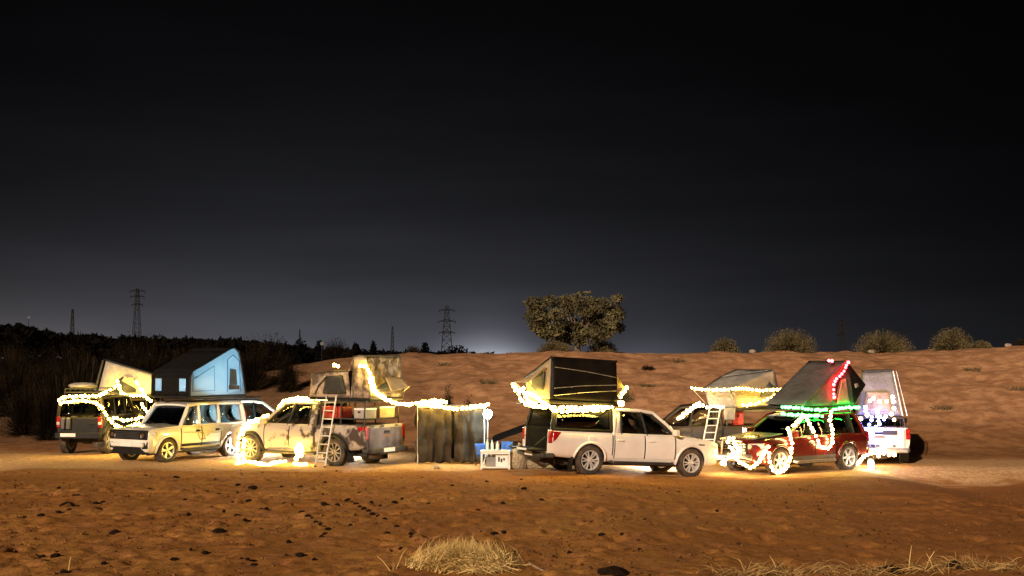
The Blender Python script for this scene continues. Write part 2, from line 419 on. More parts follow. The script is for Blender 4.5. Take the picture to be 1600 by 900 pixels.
def build_ground():
    xs = np.concatenate([-np.geomspace(1200, 24, 18), np.arange(-23.4, 23.5, 0.085), np.geomspace(24, 1200, 18)])
    ys = np.concatenate([[-400, -120, -40, -10, 0, 6, 10, 13, 15], np.arange(16, 34, .11), np.arange(34, 46, .2), np.arange(46, 66, .24),
                         np.geomspace(66.3, 1500, 34)])
    X, Y = np.meshgrid(xs, ys)
    Z = gz(X, Y) + ground_small(X, Y)
    # footprints: shallow pits with a pushed-up rim
    for _ in range(620):
        cx = rng.uniform(-15, 13); cyy = rng.uniform(17, 32)
        if rng.random() < .35: cx = rng.uniform(-10, 0)
        rx, ry, d = rng.uniform(.07, .14), rng.uniform(.12, .22), rng.uniform(.03, .075)
        i0, i1 = np.searchsorted(xs, [cx - .6, cx + .6]); j0, j1 = np.searchsorted(ys, [cyy - .7, cyy + .7])
        q = ((X[j0:j1, i0:i1] - cx) / rx) ** 2 + ((Y[j0:j1, i0:i1] - cyy) / ry) ** 2
        Z[j0:j1, i0:i1] += -d * np.exp(-q) + .55 * d * np.exp(-(np.sqrt(q) - 1.7) ** 2 * 3)
    # wheel ruts across the near ground
    for (x0, y0, x1, y1) in ((-16, 20.5, 18, 29.5), (-16, 22.3, 18, 31.2), (-20, 29.5, 20, 24.5), (2, 31.5, 24, 27.0), (2, 30.2, 24, 25.7)):
        L = math.hypot(x1 - x0, y1 - y0)
        dd = ((X - x0) * (y1 - y0) - (Y - y0) * (x1 - x0)) / L + .35 * vnoise(X * .25, Y * .25, 31)
        Z += (-.035 * np.exp(-(dd / .14) ** 2) + .022 * np.exp(-((np.abs(dd) - .3) / .1) ** 2)) * ((Y > 16) & (Y < 33.5))
    ny, nx = X.shape
    me = bpy.data.meshes.new('ground')
    co = np.stack([X, Y, Z], -1).reshape(-1, 3)
    idx = np.arange(nx * ny).reshape(ny, nx)
    fc = np.stack([idx[:-1, :-1], idx[:-1, 1:], idx[1:, 1:], idx[1:, :-1]], -1).reshape(-1, 4)
    me.vertices.add(len(co)); me.vertices.foreach_set('co', co.ravel())
    me.loops.add(fc.size); me.loops.foreach_set('vertex_index', fc.ravel())
    me.polygons.add(len(fc)); me.polygons.foreach_set('loop_start', np.arange(0, fc.size, 4)); me.polygons.foreach_set('loop_total', np.full(len(fc), 4))
    me.polygons.foreach_set('use_smooth', np.ones(len(fc), bool))
    me.update(); me.validate()
    o = bpy.data.objects.new('ground', me); COL.objects.link(o)
    tag(o, 'orange brown desert sand rising to a long sand bank', kind='structure')
    # material
    m = bpy.data.materials.new('sand'); m.use_nodes = True
    n, l = m.node_tree.nodes, m.node_tree.links
    p = n['Principled BSDF']; p.inputs['Roughness'].default_value = .95; p.inputs['Specular IOR Level'].default_value = .05
    t = n.new('ShaderNodeTexCoord'); sp = n.new('ShaderNodeSeparateXYZ'); l.new(t.outputs['Object'], sp.inputs[0])
    def noise(sc, det=5, ro=.6, vec=None):
        k = n.new('ShaderNodeTexNoise'); k.inputs['Scale'].default_value = sc; k.inputs['Detail'].default_value = det; k.inputs['Roughness'].default_value = ro
        l.new(vec or t.outputs['Object'], k.inputs['Vector']); return k.outputs['Fac']
    def ma(op, a, b=None):
        k = n.new('ShaderNodeMath'); k.operation = op; k.use_clamp = False
        for i, v in enumerate((a, b)):
            if v is None: continue
            if isinstance(v, (int, float)): k.inputs[i].default_value = v
            else: l.new(v, k.inputs[i])
        return k.outputs[0]
    def mr(v, a, b, c=0., d=1.):
        k = n.new('ShaderNodeMapRange'); k.interpolation_type = 'SMOOTHSTEP'
        l.new(v, k.inputs[0])
        for i, q in enumerate((a, b, c, d)): k.inputs[i + 1].default_value = q
        return k.outputs[0]
    def mix(f, a, b):
        k = n.new('ShaderNodeMix'); k.data_type = 'RGBA'
        if isinstance(f, (int, float)): k.inputs[0].default_value = f
        else: l.new(f, k.inputs[0])
        for i, v in ((6, a), (7, b)):
            if isinstance(v, tuple): k.inputs[i].default_value = (*v, 1)
            else: l.new(v, k.inputs[i])
        return k.outputs[2]
    big = noise(.35, 4); mid = noise(1.7, 6, .65); fine = noise(9, 5, .7)
    mps = n.new('ShaderNodeMapping'); mps.inputs['Scale'].default_value = (1.0, 2.2, 1); l.new(t.outputs['Object'], mps.inputs[0])
    streak = noise(.8, 6, .65, mps.outputs[0])
    fore = mix(mr(big, .4, .62), (.32, .140, .036), (.43, .210, .056))
    fore = mix(mr(mid, .46, .62), fore, (.33, .15, .055))
    fore = mix(mr(fine, .50, .60, 0, .75), fore, (.22, .09, .030))
    fore = mix(mr(noise(22, 4, .7), .56, .64, 0, .6), fore, (.15, .06, .02))
    fore = mix(ma('MULTIPLY', mr(ma('ADD', sp.outputs['X'], ma('MULTIPLY', ma('SUBTRACT', big, .5), 8.0)), 1.5, 11.), .8), fore, (.24, .098, .032))
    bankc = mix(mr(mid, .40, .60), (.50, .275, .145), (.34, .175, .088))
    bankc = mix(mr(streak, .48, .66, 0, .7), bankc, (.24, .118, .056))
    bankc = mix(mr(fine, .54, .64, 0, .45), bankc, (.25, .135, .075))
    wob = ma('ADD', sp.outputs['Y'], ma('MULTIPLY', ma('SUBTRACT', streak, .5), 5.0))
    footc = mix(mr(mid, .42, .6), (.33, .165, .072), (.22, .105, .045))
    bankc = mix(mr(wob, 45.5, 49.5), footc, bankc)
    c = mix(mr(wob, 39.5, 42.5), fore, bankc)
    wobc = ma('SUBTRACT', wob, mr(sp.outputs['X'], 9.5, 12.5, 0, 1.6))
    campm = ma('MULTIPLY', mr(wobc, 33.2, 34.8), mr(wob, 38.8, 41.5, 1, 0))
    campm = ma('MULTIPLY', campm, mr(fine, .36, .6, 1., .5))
    c = mix(campm, c, (.60, .40, .21))  # pale trampled sand, kept lighter to paint in lamplight along the camp
    # sparse scrubby soil left of the camp, its colour darkened for the fading light
    wobx = ma('ADD', sp.outputs['X'], ma('MULTIPLY', ma('SUBTRACT', big, .5), 9.0))
    scrub = ma('MULTIPLY', mr(wobx, -14.5, 2.5, 1, 0), mr(wob, 42.5, 46.5))
    c = mix(ma('MULTIPLY', scrub, .86), c, (.075, .048, .028))
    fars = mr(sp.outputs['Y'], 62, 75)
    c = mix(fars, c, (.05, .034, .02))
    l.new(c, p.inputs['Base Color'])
    b1 = n.new('ShaderNodeBump'); b1.inputs['Strength'].default_value = .55; b1.inputs['Distance'].default_value = .05
    l.new(noise(7, 6, .7), b1.inputs['Height'])
    b2 = n.new('ShaderNodeBump'); b2.inputs['Strength'].default_value = .35; b2.inputs['Distance'].default_value = .02
    l.new(noise(34, 3, .6), b2.inputs['Height']); l.new(b1.outputs[0], b2.inputs['Normal'])
    l.new(b2.outputs[0], p.inputs['Normal'])
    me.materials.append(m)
    return o
build_ground()
def gh(X, Y): return float(gz(X, Y) + ground_small(np.array(X, float), np.array(Y, float)))
def on_ground(px, py):
    """point of the terrain seen at a photo pixel"""
    d = ray(px, py); Y = 10.0
    for _ in range(900):
        q = CAM + d * (Y / d.y)
        if q.z < gh(q.x, q.y): break
        Y += .1
    return Vector((q.x, q.y, gh(q.x, q.y)))

# ================================================================== VEHICLES
G_T = [0, .05, .16, .32, .5, .68, .84, .94, 1.0]
G_G = [.875, .925, .962, .988, 1.0, .997, .978, .955, .92]

class Car:
    """local frame: x forward, y left, z up, origin on the ground midway between the axles"""
    def __init__(s, name, label, cat, spec, group=None):
        s.sp = spec; s.root = empty(name); tag(s.root, label, cat, group)
        s.paint = spec['paint']
        st = sorted(spec['st']); s.sx = [q[0] for q in st]; s.szb = [q[1] for q in st]; s.szt = [q[2] for q in st]; s.sw = [q[3] for q in st]
        s.ax = (spec['wb'] / 2, -spec['wb'] / 2)
    def zb(s, x): return float(np.interp(x, s.sx, s.szb))
    def zt(s, x): return float(np.interp(x, s.sx, s.szt))
    def w(s, x): return float(np.interp(x, s.sx, s.sw))
    def side(s, x, z):
        t = (z - s.zb(x)) / max(.05, s.zt(x) - s.zb(x))
        return s.w(x) * float(np.interp(t, G_T, G_G))
    def part(s, mb, name, m, bevel=0., parent=None, **k):
        return mb.build(name, m, parent or s.root, bevel=bevel, **k)
    def body(s, cuts=()):
        x0, x1 = s.sx[0], s.sx[-1]
        xs = sorted(set([round(v, 3) for v in s.sx] + [round(v, 3) for v in np.linspace(x0, x1, 26)]))
        xs = [x for i, x in enumerate(xs) if i == 0 or x - xs[i - 1] > .012]
        mb = MB(); n = len(G_T); ring = 2 * n + 2; vs_ = []
        hood0 = s.sp['cowl']
        for x in xs:
            zb, zt, w = s.zb(x), s.zt(x), s.w(x)
            crown = .045 if x > hood0 else .0
            L = [(x, w * g, zb + (zt - zb) * t) for t, g in zip(G_T, G_G)]
            vs_ += L + [(x, 0, zt + crown)] + [(x, -y, z) for (_, y, z) in reversed(L)] + [(x, 0, zb)]
        fs = []
        for i in range(len(xs) - 1):
            for j in range(ring):
                a, b = i * ring + j, i * ring + (j + 1) % ring
                fs.append((a, b, b + ring, a + ring))
        fs += [tuple(range(ring)), tuple((len(xs) - 1) * ring + j for j in range(ring))[::-1]]
        mb.add(vs_, fs)
        o = mb.build('body', s.paint, s.root)
        cs = []
        ar = s.sp['arch']
        for ax in s.ax:
            for sd_ in (1, -1):
                c = MB().lathe([(ar, -.22), (ar, .34)], 28, 'y').build('cut', 'black_trim')
                c.location = (ax, sd_ * (s.w(ax) - (.06 if sd_ > 0 else -.06) * 1), s.sp['rw'])
                if sd_ < 0: c.rotation_euler = (0, 0, math.pi)
                c.location.y = sd_ * (s.w(ax) - .10)
                cs.append(c)
        for (c_, sz_) in cuts:
            cs.append(MB().box(c_, sz_).build('cut', 'black_trim'))
        boolean_cut(o, cs)
        s.bodyo = o
        # chassis under the floor
        ch = MB()
        for sd_ in (1, -1): ch.box(((x0 + x1) / 2, sd_ * .42, s.zb(0) - .03), (x1 - x0 - .7, .09, .12))
        ch.box((s.ax[0], 0, s.sp['rw'] - .02), (.1, s.sw[len(s.sw) // 2] * 1.5, .1)); ch.box((s.ax[1], 0, s.sp['rw'] - .02), (.12, s.sw[len(s.sw) // 2] * 1.5, .12))
        ch.lathe([(.0, -.16), (.13, -.12), (.13, .12), (0, .16)], 12, 'y', (s.ax[1], 0, s.sp['rw']))
        s.part(ch, 'chassis', 'dark_steel')
        return o
    def panel(s, x0, x1, z0, z1, sd_, off=.010, th=.03, nx=6, nz=7, inset=0.0):
        """curved panel lying on the flank; z0,z1 numbers or functions of x"""
        f0 = z0 if callable(z0) else (lambda x: z0); f1 = z1 if callable(z1) else (lambda x: z1)
        vs_ = []; W = nx + 1
        for j in range(nz + 1):
            for i in range(W):
                x = x0 + (x1 - x0) * i / nx; z = f0(x) + (f1(x) - f0(x)) * j / nz
                vs_.append((x, sd_ * (s.side(x, z) + off), z))
        k = len(vs_)
        for (x, y, z) in list(vs_): vs_.append((x, y - sd_ * (th + off), z))
        fs = [(j * W + i, j * W + i + 1, (j + 1) * W + i + 1, (j + 1) * W + i) for j in range(nz) for i in range(nx)]
        bd = [(i) for i in range(W)] + [j * W + nx for j in range(1, nz + 1)] + [nz * W + i for i in range(nx - 1, -1, -1)] + [j * W for j in range(nz - 1, 0, -1)]
        fs += [(bd[i], bd[(i + 1) % len(bd)], bd[(i + 1) % len(bd)] + k, bd[i] + k) for i in range(len(bd))]
        return MB().add(vs_, fs)
    def doors(s, spans, z0, z1, handle='paint', seam=.014):
        cuts = sorted({round(v, 2) for a, b, _ in spans for v in (a, b)}); k = []
        for v in cuts:
            if not k or v - k[-1] > .06: k.append(v)
        if s.sx[0] < -2.6: k.append(-.90)
        for sd_ in (1, -1):
            for v in k:
                lo = z0 if v != -.90 else max(z0, s.sp['rw'] + .15)
                if abs(v - s.ax[1]) < s.sp['arch'] + .03: lo = s.sp['rw'] + math.sqrt((s.sp['arch'] + .04) ** 2 - (v - s.ax[1]) ** 2)
                s.part(s.panel(v - .011, v + .011, lo, z1 - .005, sd_, off=.0115, nx=1), 'door_gap', 'black_trim')
            fx = s.ax[1] + s.sp['arch'] + .0 if s.sx[0] > -2.6 else s.ax[1] + .02
            s.part(s.panel(fx - .09, fx + .09, z1 - .20, z1 - .04, sd_, off=.014, nx=2, nz=3), 'fuel_flap', s.paint, bevel=.008)
            s.part(s.panel(s.sx[-1] - .75, s.sx[-1] - .55, z1 - .20, z1 - .17, sd_, off=.012, nx=2, nz=1), 'badge', 'chrome')
        for sd_ in (1, -1):
            for (x0, x1, rear) in spans:
                ar = s.sp['arch'] + .05; ax = s.ax[1]
                def low(x, z0=z0, ax=ax, ar=ar):
                    dx = x - ax
                    return max(z0, s.sp['rw'] + math.sqrt(max(0, ar * ar - dx * dx))) if rear and abs(dx) < ar else z0
                d = s.part(s.panel(x0 + seam, x1 - seam, low, z1, sd_, nx=10), 'door', s.paint, bevel=.006)
                hx = x0 + .16; hz = z1 - .14
                hb = MB().box((hx, sd_ * (s.side(hx, hz) + .03), hz), (.2, .03, .032)).box((hx, sd_ * (s.side(hx, hz) + .013), hz), (.14, .02, .07))
                s.part(hb, 'handle', s.paint if handle == 'paint' else handle, bevel=.008, parent=d)
    def greenhouse(s, solid=(), glass='glass', roofm=None, rearglass=True, pillar=None, rr=.045):
        g = s.sp['gh']; xb, xt, b, r, wb, wt = g['xb'], g['xt'], g['belt'], g['roof'], g['wb'], g['wt']
        pm_ = pillar or s.paint; n = len(xb)
        bel = [b if not isinstance(b, (list, tuple)) else b[i] for i in range(n)] if isinstance(b, (list, tuple)) else [b] * n
        def bp(i, sd_): return Vector((xb[i], sd_ * wb, bel[i]))
        rzs = [r - (.075 if i == 0 else .03 if i < n - 1 else .055) for i in range(n)]
        def tp(i, sd_): return Vector((xt[i], sd_ * wt, rzs[i]))
        for sd_ in (1, -1):
            fr = MB()
            if s.sp.get('black_b', True):
                for i in range(1, n - 1):
                    s.part(MB().tube([bp(i, sd_) - Vector((0, 0, .02)), (bp(i, sd_) + tp(i, sd_)) / 2 + Vector((0, sd_ * .01, 0)), tp(i, sd_)], rr * .8, 8), 'door_pillar', 'black_trim')
            for i in ((0, n - 1) if s.sp.get('black_b', True) else range(n)):
                rad = rr * (1.25 if i == n - 1 else .8 if 0 < i < n - 1 else 1.)
                fr.tube([bp(i, sd_) - Vector((0, 0, .06)), (bp(i, sd_) + tp(i, sd_)) / 2 + Vector((0, sd_ * .02, 0)), tp(i, sd_)], rad, 8)
            fr.tube([tp(i, sd_) + Vector((0, 0, .0)) for i in range(n)], rr * 1.1, 8)
            fr.tube([bp(i, sd_) for i in range(n)], .03, 8)
            s.part(fr, 'cabin_frame', pm_, ang=50)
        # roof skin
        rf = MB(); nx, ny = 12, 8; top = []; a0, a1 = xt[0] + .03, xt[-1] - .05
        for j in range(ny + 1):
            for i in range(nx + 1):
                u, v = i / nx, j / ny
                x = a0 + (a1 - a0) * u; y = (wt + .02) * (2 * v - 1)
                e = 1 - abs(2 * v - 1) ** 3
                eu = 1 - abs(2 * u - 1) ** 5
                top.append((x, y, float(np.interp(-x, [-q_ for q_ in xt], rzs)) - .01 + .05 * e + .02 * eu * e))
        W = nx + 1; k = len(top)
        vs_ = top + [(x, y * .98, z - .05) for x, y, z in top]
        fs = [(j * W + i, j * W + i + 1, (j + 1) * W + i + 1, (j + 1) * W + i) for j in range(ny) for i in range(nx)]
        fs += [tuple(q + k for q in f[::-1]) for f in fs]
        bd = [i for i in range(W)] + [j * W + nx for j in range(1, ny + 1)] + [ny * W + i for i in range(nx - 1, -1, -1)] + [j * W for j in range(ny - 1, 0, -1)]
        fs += [(bd[i], bd[(i + 1) % len(bd)], bd[(i + 1) % len(bd)] + k, bd[i] + k) for i in range(len(bd))]
        rf.add(vs_, fs); s.part(rf, 'roof', roofm or s.paint, ang=50)
        # panes
        for sd_ in (1, -1):
            for i in range(n - 1):
                a, c, d, e = bp(i, sd_), bp(i + 1, sd_), tp(i + 1, sd_), tp(i, sd_)
                if i in solid:
                    s.part(MB().patch(a, c, d, e, 2, 2), 'side_panel', pm_, solid=.03)
                else:
                    s.part(MB().patch(a, c, d, e, 2, 2), 'window', glass, solid=.006)
        s.part(MB().patch(bp(0, 1), bp(0, -1), tp(0, -1), tp(0, 1), 8, 4, sag=-.03), 'windscreen', 'glass', solid=.006)
        if rearglass: s.part(MB().patch(bp(n - 1, 1), bp(n - 1, -1), tp(n - 1, -1), tp(n - 1, 1), 4, 4), 'rear_window', glass, solid=.006)
        for yy in (.5, -.15): wp = MB().tube([Vector((xb[0] + .04, yy, bel[0] + .02)), Vector((xb[0] - .06, yy - .45, bel[0] + .12))], .01, 4); s.part(wp, 'wiper', 'black_trim')
        # seats
        for sx in g.get('seats', []):
            for yy in (.36, -.36):
                q = MB().box((sx, yy, bel[0] + .06), (.14, .46, .36), (0, -.2, 0)).box((sx - .06, yy, bel[0] + .32), (.09, .25, .17), (0, -.15, 0))
                s.part(q, 'seat', 'seat', bevel=.04)
        s.part(MB().tube([(xb[0] - .42 + .12 * math.sin(a), .36 + .17 * math.cos(a), bel[0] + .06 + .15 * math.sin(a)) for a in np.linspace(0, 2 * math.pi, 17)], .014, 6), 'steering_wheel', 'seat')
        # mirrors
        for sd_ in (1, -1):
            mx = xb[0] - .22
            q = MB().box((mx, sd_ * (wb + .17), bel[0] + .10), (.12, .2, .17)).box((mx, sd_ * (wb + .05), bel[0] + .04), (.05, .14, .04))
            s.part(q, 'mirror', s.sp.get('mirror', s.paint), bevel=.03)
    def wheels(s, rim='alloy', spokes=6, thin=False, split=False, group=None):
        rw, tw = s.sp['rw'], .13
        key = (rim, spokes, thin, split, rw)
        if key not in Car.cache:
            rr = rw * .68
            ty = MB().lathe([(rr, -tw * .85), (rr + .03, -tw * 1.0), (rw - .05, -tw * 1.02), (rw - .012, -tw * .86), (rw, -tw * .6), (rw - .008, -tw * .2), (rw, 0), (rw - .008, tw * .2), (rw, tw * .6), (rw - .012, tw * .86), (rw - .05, tw * 1.02), (rr + .03, tw), (rr, tw * .85)], 40, cap=False)
            for k in range(30):
                a = 2 * math.pi * k / 30
                for yy in (-.085, .085):
                    ty.box((math.cos(a) * rw, yy + .0, math.sin(a) * rw), (.045, .055, .022), Euler((0, -a + math.pi / 2, 0)).to_matrix())
            ri = MB().lathe([(rr, tw * .9), (rr - .018, tw * .92), (rr - .03, tw * .6), (rr - .035, -tw * .8), (rr, -tw * .8)], 40, cap=False)
            for k in range(spokes):
                a0 = 2 * math.pi * k / spokes + .2
                for da in ((-.19, .19) if split else (0,)):
                    a = a0 + da
                    wi, wo = (.028, .034) if (thin or split) else (.05, .062)
                    if spokes <= 5 and not split: wi, wo = .055, .085
                    r0, r1 = .05, rr - .015
                    dirv = Vector((math.cos(a), 0, math.sin(a))); tv = Vector((-math.sin(a), 0, math.cos(a)))
                    q = [dirv * r0 - tv * wi / 2, dirv * r1 - tv * wo / 2, dirv * r1 + tv * wo / 2, dirv * r0 + tv * wi / 2]
                    q = [v + Vector((0, tw * (.70 if i in (0, 3) else .82), 0)) for i, v in enumerate(q)]
                    ri.prism(q, (0, -.03, 0))
            ri.lathe([(.0, tw * .8), (.035, tw * .78), (.06, tw * .7), (.065, tw * .3)], 16)
            hb = MB().lathe([(.15, .02), (.15, .0), (.05, -.02), (.05, -.1)], 20).lathe([(rr - .03, -tw * .55), (rr - .03, -tw * .6)], 24)
            me_t = ty.mesh('tyre'); me_t.materials.append(M['rubber'])
            me_r = ri.mesh('rim'); me_r.materials.append(M[rim])
            me_h = hb.mesh('hub'); me_h.materials.append(M['dark_steel'])
            Car.cache[key] = (me_t, me_r, me_h)
        me_t, me_r, me_h = Car.cache[key]
        for ax in s.ax:
            for sd_ in (1, -1):
                steer = s.sp.get('steer', 0) if ax > 0 else 0
                h = share('wheel', me_h, s.root, (ax, sd_ * (s.w(ax) - tw + .005), rw), (0, random.uniform(0, 2), (0 if sd_ > 0 else math.pi) + steer))
                share('tyre', me_t, h, (0, 0, 0)); share('rim', me_r, h, (0, 0, 0))
    cache = {}
    def flares(s, m=None, r=.035, lip=.02):
        for ax in s.ax:
            for sd_ in (1, -1):
                ar = s.sp['arch'] - .005; pts = []
                for a in np.linspace(R(-12), R(192), 22):
                    x, z = ax + ar * math.cos(a), s.sp['rw'] + ar * math.sin(a)
                    z = max(z, s.zb(x) + .01)
                    pts.append((x, sd_ * (s.side(x, min(z, s.zt(x))) + lip * .3), z))
                s.part(MB().tube(pts, r, 8), 'wheel_arch', m or s.paint, ang=60)
    def place(s, near, rear_px, front_px, flip=1, ground=None, dz=0):
        """stand the car so that its near wheels touch the ground at those photo pixels; near: +1 left side, -1 right side;
        flip: +1 when the nose points away from the camera, -1 when it points towards it"""
        wb = s.sp['wb']
        def contact(px, py):
            d = ray(px, py); Y = 20.
            for _ in range(4000):
                q = CAM + d * (Y / d.y)
                if q.z <= float(gz(q.x, q.y)): break
                Y += .01
            return q
        if flip > 0: A = contact(*rear_px); other = front_px; sg = 1
        else: A = contact(*front_px); other = rear_px; sg = -1
        # other wheel lies farther: find angle so that it falls at the pixel column
        best = None
        rightward = 1 if other[0] > (rear_px if flip > 0 else front_px)[0] else -1
        for k in range(0, 900):
            th = R(k * .1)
            B = A + Vector((rightward * math.cos(th) * wb, math.sin(th) * wb, 0))
            px = 800 + FPX * B.x / (B.y * 1.0) / 1.0
            # exact projection
            e = abs(project(B)[0] - other[0])
            if best is None or e < best[0]: best = (e, th, B)
        B = best[2]; B.z = float(gz(B.x, B.y))
        rear, front = (A, B) if sg > 0 else (B, A)
        f = (front - rear).normalized(); yaw = math.atan2(f.y, f.x)
        left = Vector((-math.sin(yaw), math.cos(yaw), 0))
        mid = (rear + front) / 2 - left * near * (s.w(0) - .13)
        s.pose(mid, yaw, -math.asin(f.z), dz)
        return s
    def pose(s, loc, yaw, pitch=0, dz=0):
        s.root.location = Vector(loc) + Vector((0, 0, dz - .012)); s.root.rotation_euler = Euler((0, pitch, yaw), 'XYZ')
        s.mx = Matrix.Translation(s.root.location) @ s.root.rotation_euler.to_matrix().to_4x4()
        return s
    def W(s, x, y, z): return s.mx @ Vector((x, y, z))
    def loc(s, p): return s.mx.inverted() @ Vector(p)
    def on(s, px, py, axis, val):
        """point where the photo pixel meets the car plane axis=val (local)"""
        inv = s.mx.inverted(); o = inv @ CAM; d = inv.to_3x3() @ ray(px, py)
        k = 'xyz'.index(axis); t = (val - o[k]) / d[k]
        return s.mx @ (o + d * t)
    def plate(s, x, y, z, facing=1, rz=0):
        q = MB().box((x, y, z), (.012, .5, .11))
        o = s.part(q, 'number_plate', 'plate', bevel=.004)
        return o
def project(p):
    q = Vector(p) - CAM
    c, sn = math.cos(PITCH), math.sin(PITCH)
    y = q.y * c + q.z * sn; z = -q.y * sn + q.z * c
    return 800 + FPX * q.x / y, 450 - FPX * z / y

def pickup_spec(paint, **k):
    d = dict(paint=paint, wb=3.085, rw=.385, arch=.47, cowl=1.05,
             st=[(2.50, .44, .86, .72), (2.44, .36, .93, .80), (2.28, .32, .985, .885), (1.9, .32, 1.03, .915), (1.05, .33, 1.10, .925), (.0, .33, 1.10, .925),
                 (-.88, .36, 1.13, .925), (-2.6, .46, 1.15, .92), (-2.72, .48, 1.14, .90)],
             gh=dict(xb=[1.18, .16, -.62, -.86], xt=[.42, .02, -.58, -.76], belt=1.09, roof=1.765, wb=.85, wt=.655, seats=[.15, -.62]))
    d.update(k); return d
def suv_spec(paint, **k):
    d = dict(paint=paint, wb=2.8, rw=.38, arch=.455, cowl=.92,
             st=[(2.26, .44, .86, .70), (2.20, .36, .92, .79), (2.02, .32, .97, .87), (1.7, .31, 1.01, .90), (.95, .32, 1.06, .91), (0, .32, 1.06, .91),
                 (-1.4, .36, 1.08, .905), (-2.25, .44, 1.08, .86), (-2.36, .48, 1.0, .80)],
             gh=dict(xb=[1.05, .08, -.82, -1.72, -2.18], xt=[.30, .0, -.85, -1.66, -1.92], belt=1.04, roof=1.68, wb=.83, wt=.64, seats=[.05, -.85]))
    d.update(k); return d

def pickup_rear(c, lamp='red_lamp', tailgate=True, bumper='dark_steel', open_gate=False, gate_paint=None):
    xr = c.sx[0]; zt = c.zt(xr)
    for sd_ in (1, -1):
        q = MB().prism([(xr - .018, sd_ * .91, .80), (xr - .018, sd_ * .78, .80), (xr - .018, sd_ * .78, zt - .02), (xr - .018, sd_ * .90, zt - .02)], (.1, 0, 0))
        q.prism([(xr + .075, sd_ * .925, .83), (xr + .16, sd_ * .932, .90), (xr + .30, sd_ * .915, zt - .04), (xr + .075, sd_ * .90, zt - .03)], (0, -sd_ * .05, 0))
        c.part(q, 'tail_lamp', lamp, bevel=.012)
    gp = gate_paint or c.paint
    if not open_gate:
        t = MB().box((xr - .012, 0, .81), (.06, 1.5, .60))
        g = c.part(t, 'tailgate', gp, bevel=.02)
        c.part(MB().box((xr - .045, 0, .98), (.02, .26, .07)), 'handle', 'black_trim', bevel=.01, parent=g)
        c.part(MB().prism([(xr - .052, .16, .845), (xr - .052, -.16, .845), (xr - .052, -.22, .875), (xr - .052, -.10, .90), (xr - .052, .10, .90), (xr - .052, .22, .875)], (.012, 0, 0)), 'emblem', 'print_brown', parent=g)
    else:
        t = MB().box((xr - .24, 0, .60), (.46, 1.46, .055))
        g = c.part(t, 'tailgate', 'black_trim', bevel=.015)
        c.part(MB().box((xr - .478, -.15, .60), (.012, .62, .05)), 'edge_plate', 'plate', parent=g)
        for yy in (.62, -.62): c.part(MB().tube([(xr + .02, yy, .98), (xr - .42, yy, .63)], .008, 5), 'cable', 'wire', parent=g)
    b = MB().box((xr - .10, 0, .47), (.16, 1.66, .13)).box((xr - .08, 0, .40), (.1, .9, .08))
    for sd_ in (1, -1): b.box((xr + .03, sd_ * .83, .48), (.22, .12, .12), (0, 0, sd_ * .2))
    c.part(b, 'rear_bumper', bumper, bevel=.025)
    c.plate(xr - .187, 0.05, .48)
    # spare wheel slung under the bed
    ty, ri, hb = [v for v in Car.cache.values()][0]
    h = share('spare_wheel', hb, c.root, (xr + .52, 0, .36), (R(78), 0, R(90)), .92)
    share('tyre', ty, h, (0, 0, 0)); share('rim', ri, h, (0, 0, 0))
    for sd_ in (1, -1):
        c.part(MB().box((c.ax[1] - .52, sd_ * .78, .30), (.02, .26, .34)), 'mud_flap', 'black_trim', bevel=.006)

def front_face(c, grille='black_trim', lampz=.80, z0=.62, z1=.86, slats=4, bumper=None, chrome=True, xw=.50):
    xf = c.sx[-1]
    g = c.part(MB().box((xf - .02, 0, (z0 + z1) / 2), (.10, xw * 2, z1 - z0)), 'grille', grille, bevel=.02)
    for i in range(slats):
        z = z0 + (z1 - z0) * (i + .5) / slats
        c.part(MB().box((xf + .033, 0, z), (.02, xw * 1.9, .022)), 'slat', 'chrome' if chrome else 'dark_steel', bevel=.005, parent=g)
    for sd_ in (1, -1):
        wc = c.w(xf - .2) + .012
        q = MB().prism([(xf + .02, sd_ * (xw + .01), lampz - .08), (xf + .0, sd_ * (wc - .14), lampz - .075), (xf - .20, sd_ * wc, lampz - .055), (xf - .26, sd_ * wc, lampz + .085), (xf - .04, sd_ * (wc - .13), lampz + .085), (xf + .01, sd_ * (xw + .01), lampz + .07)], (-.10, -sd_ * .03, 0))
        h = c.part(q, 'headlight', 'lamp_glass', bevel=.015)
        c.part(MB().lathe([(0, .0), (.05, -.01), (.062, .02)], 14, 'x', (xf + .012, sd_ * (xw + .12), lampz)), 'projector', 'chrome', parent=h)
        f = MB().lathe([(.05, -.03), (.06, .02), (.0, .025)], 14, 'x', (xf - .07, sd_ * .66, .50))
        c.part(f, 'fog_lamp', 'lamp_glass')
        c.part(MB().box((xf - .09, sd_ * .66, .50), (.09, .26, .15)), 'fog_recess', 'black_trim', bevel=.03)
    b = MB().box((xf + .0, 0, .54), (.12, 1.36, .12)); b.box((xf - .02, 0, .40), (.10, 1.2, .07))
    c.part(b, 'front_bumper', bumper or c.paint, bevel=.035)
    c.part(MB().box((xf - .01, 0, .465), (.07, .9, .07)), 'air_intake', 'black_trim', bevel=.01)
    c.part(MB().box((xf + .07, 0, .545), (.012, .46, .10)), 'number_plate', 'plate', bevel=.003)

def side_steps(c, x0, x1, m='dark_steel', z=.34):
    for sd_ in (1, -1):
        q = MB().tube([(x0, sd_ * .78, z + .05), (x0 - .08, sd_ * .94, z), (x1 + .08, sd_ * .94, z), (x1, sd_ * .78, z + .05)], .04, 8)
        q.box(((x0 + x1) / 2, sd_ * .93, z + .035), (abs(x0 - x1) - .3, .13, .015))
        c.part(q, 'side_step', m)

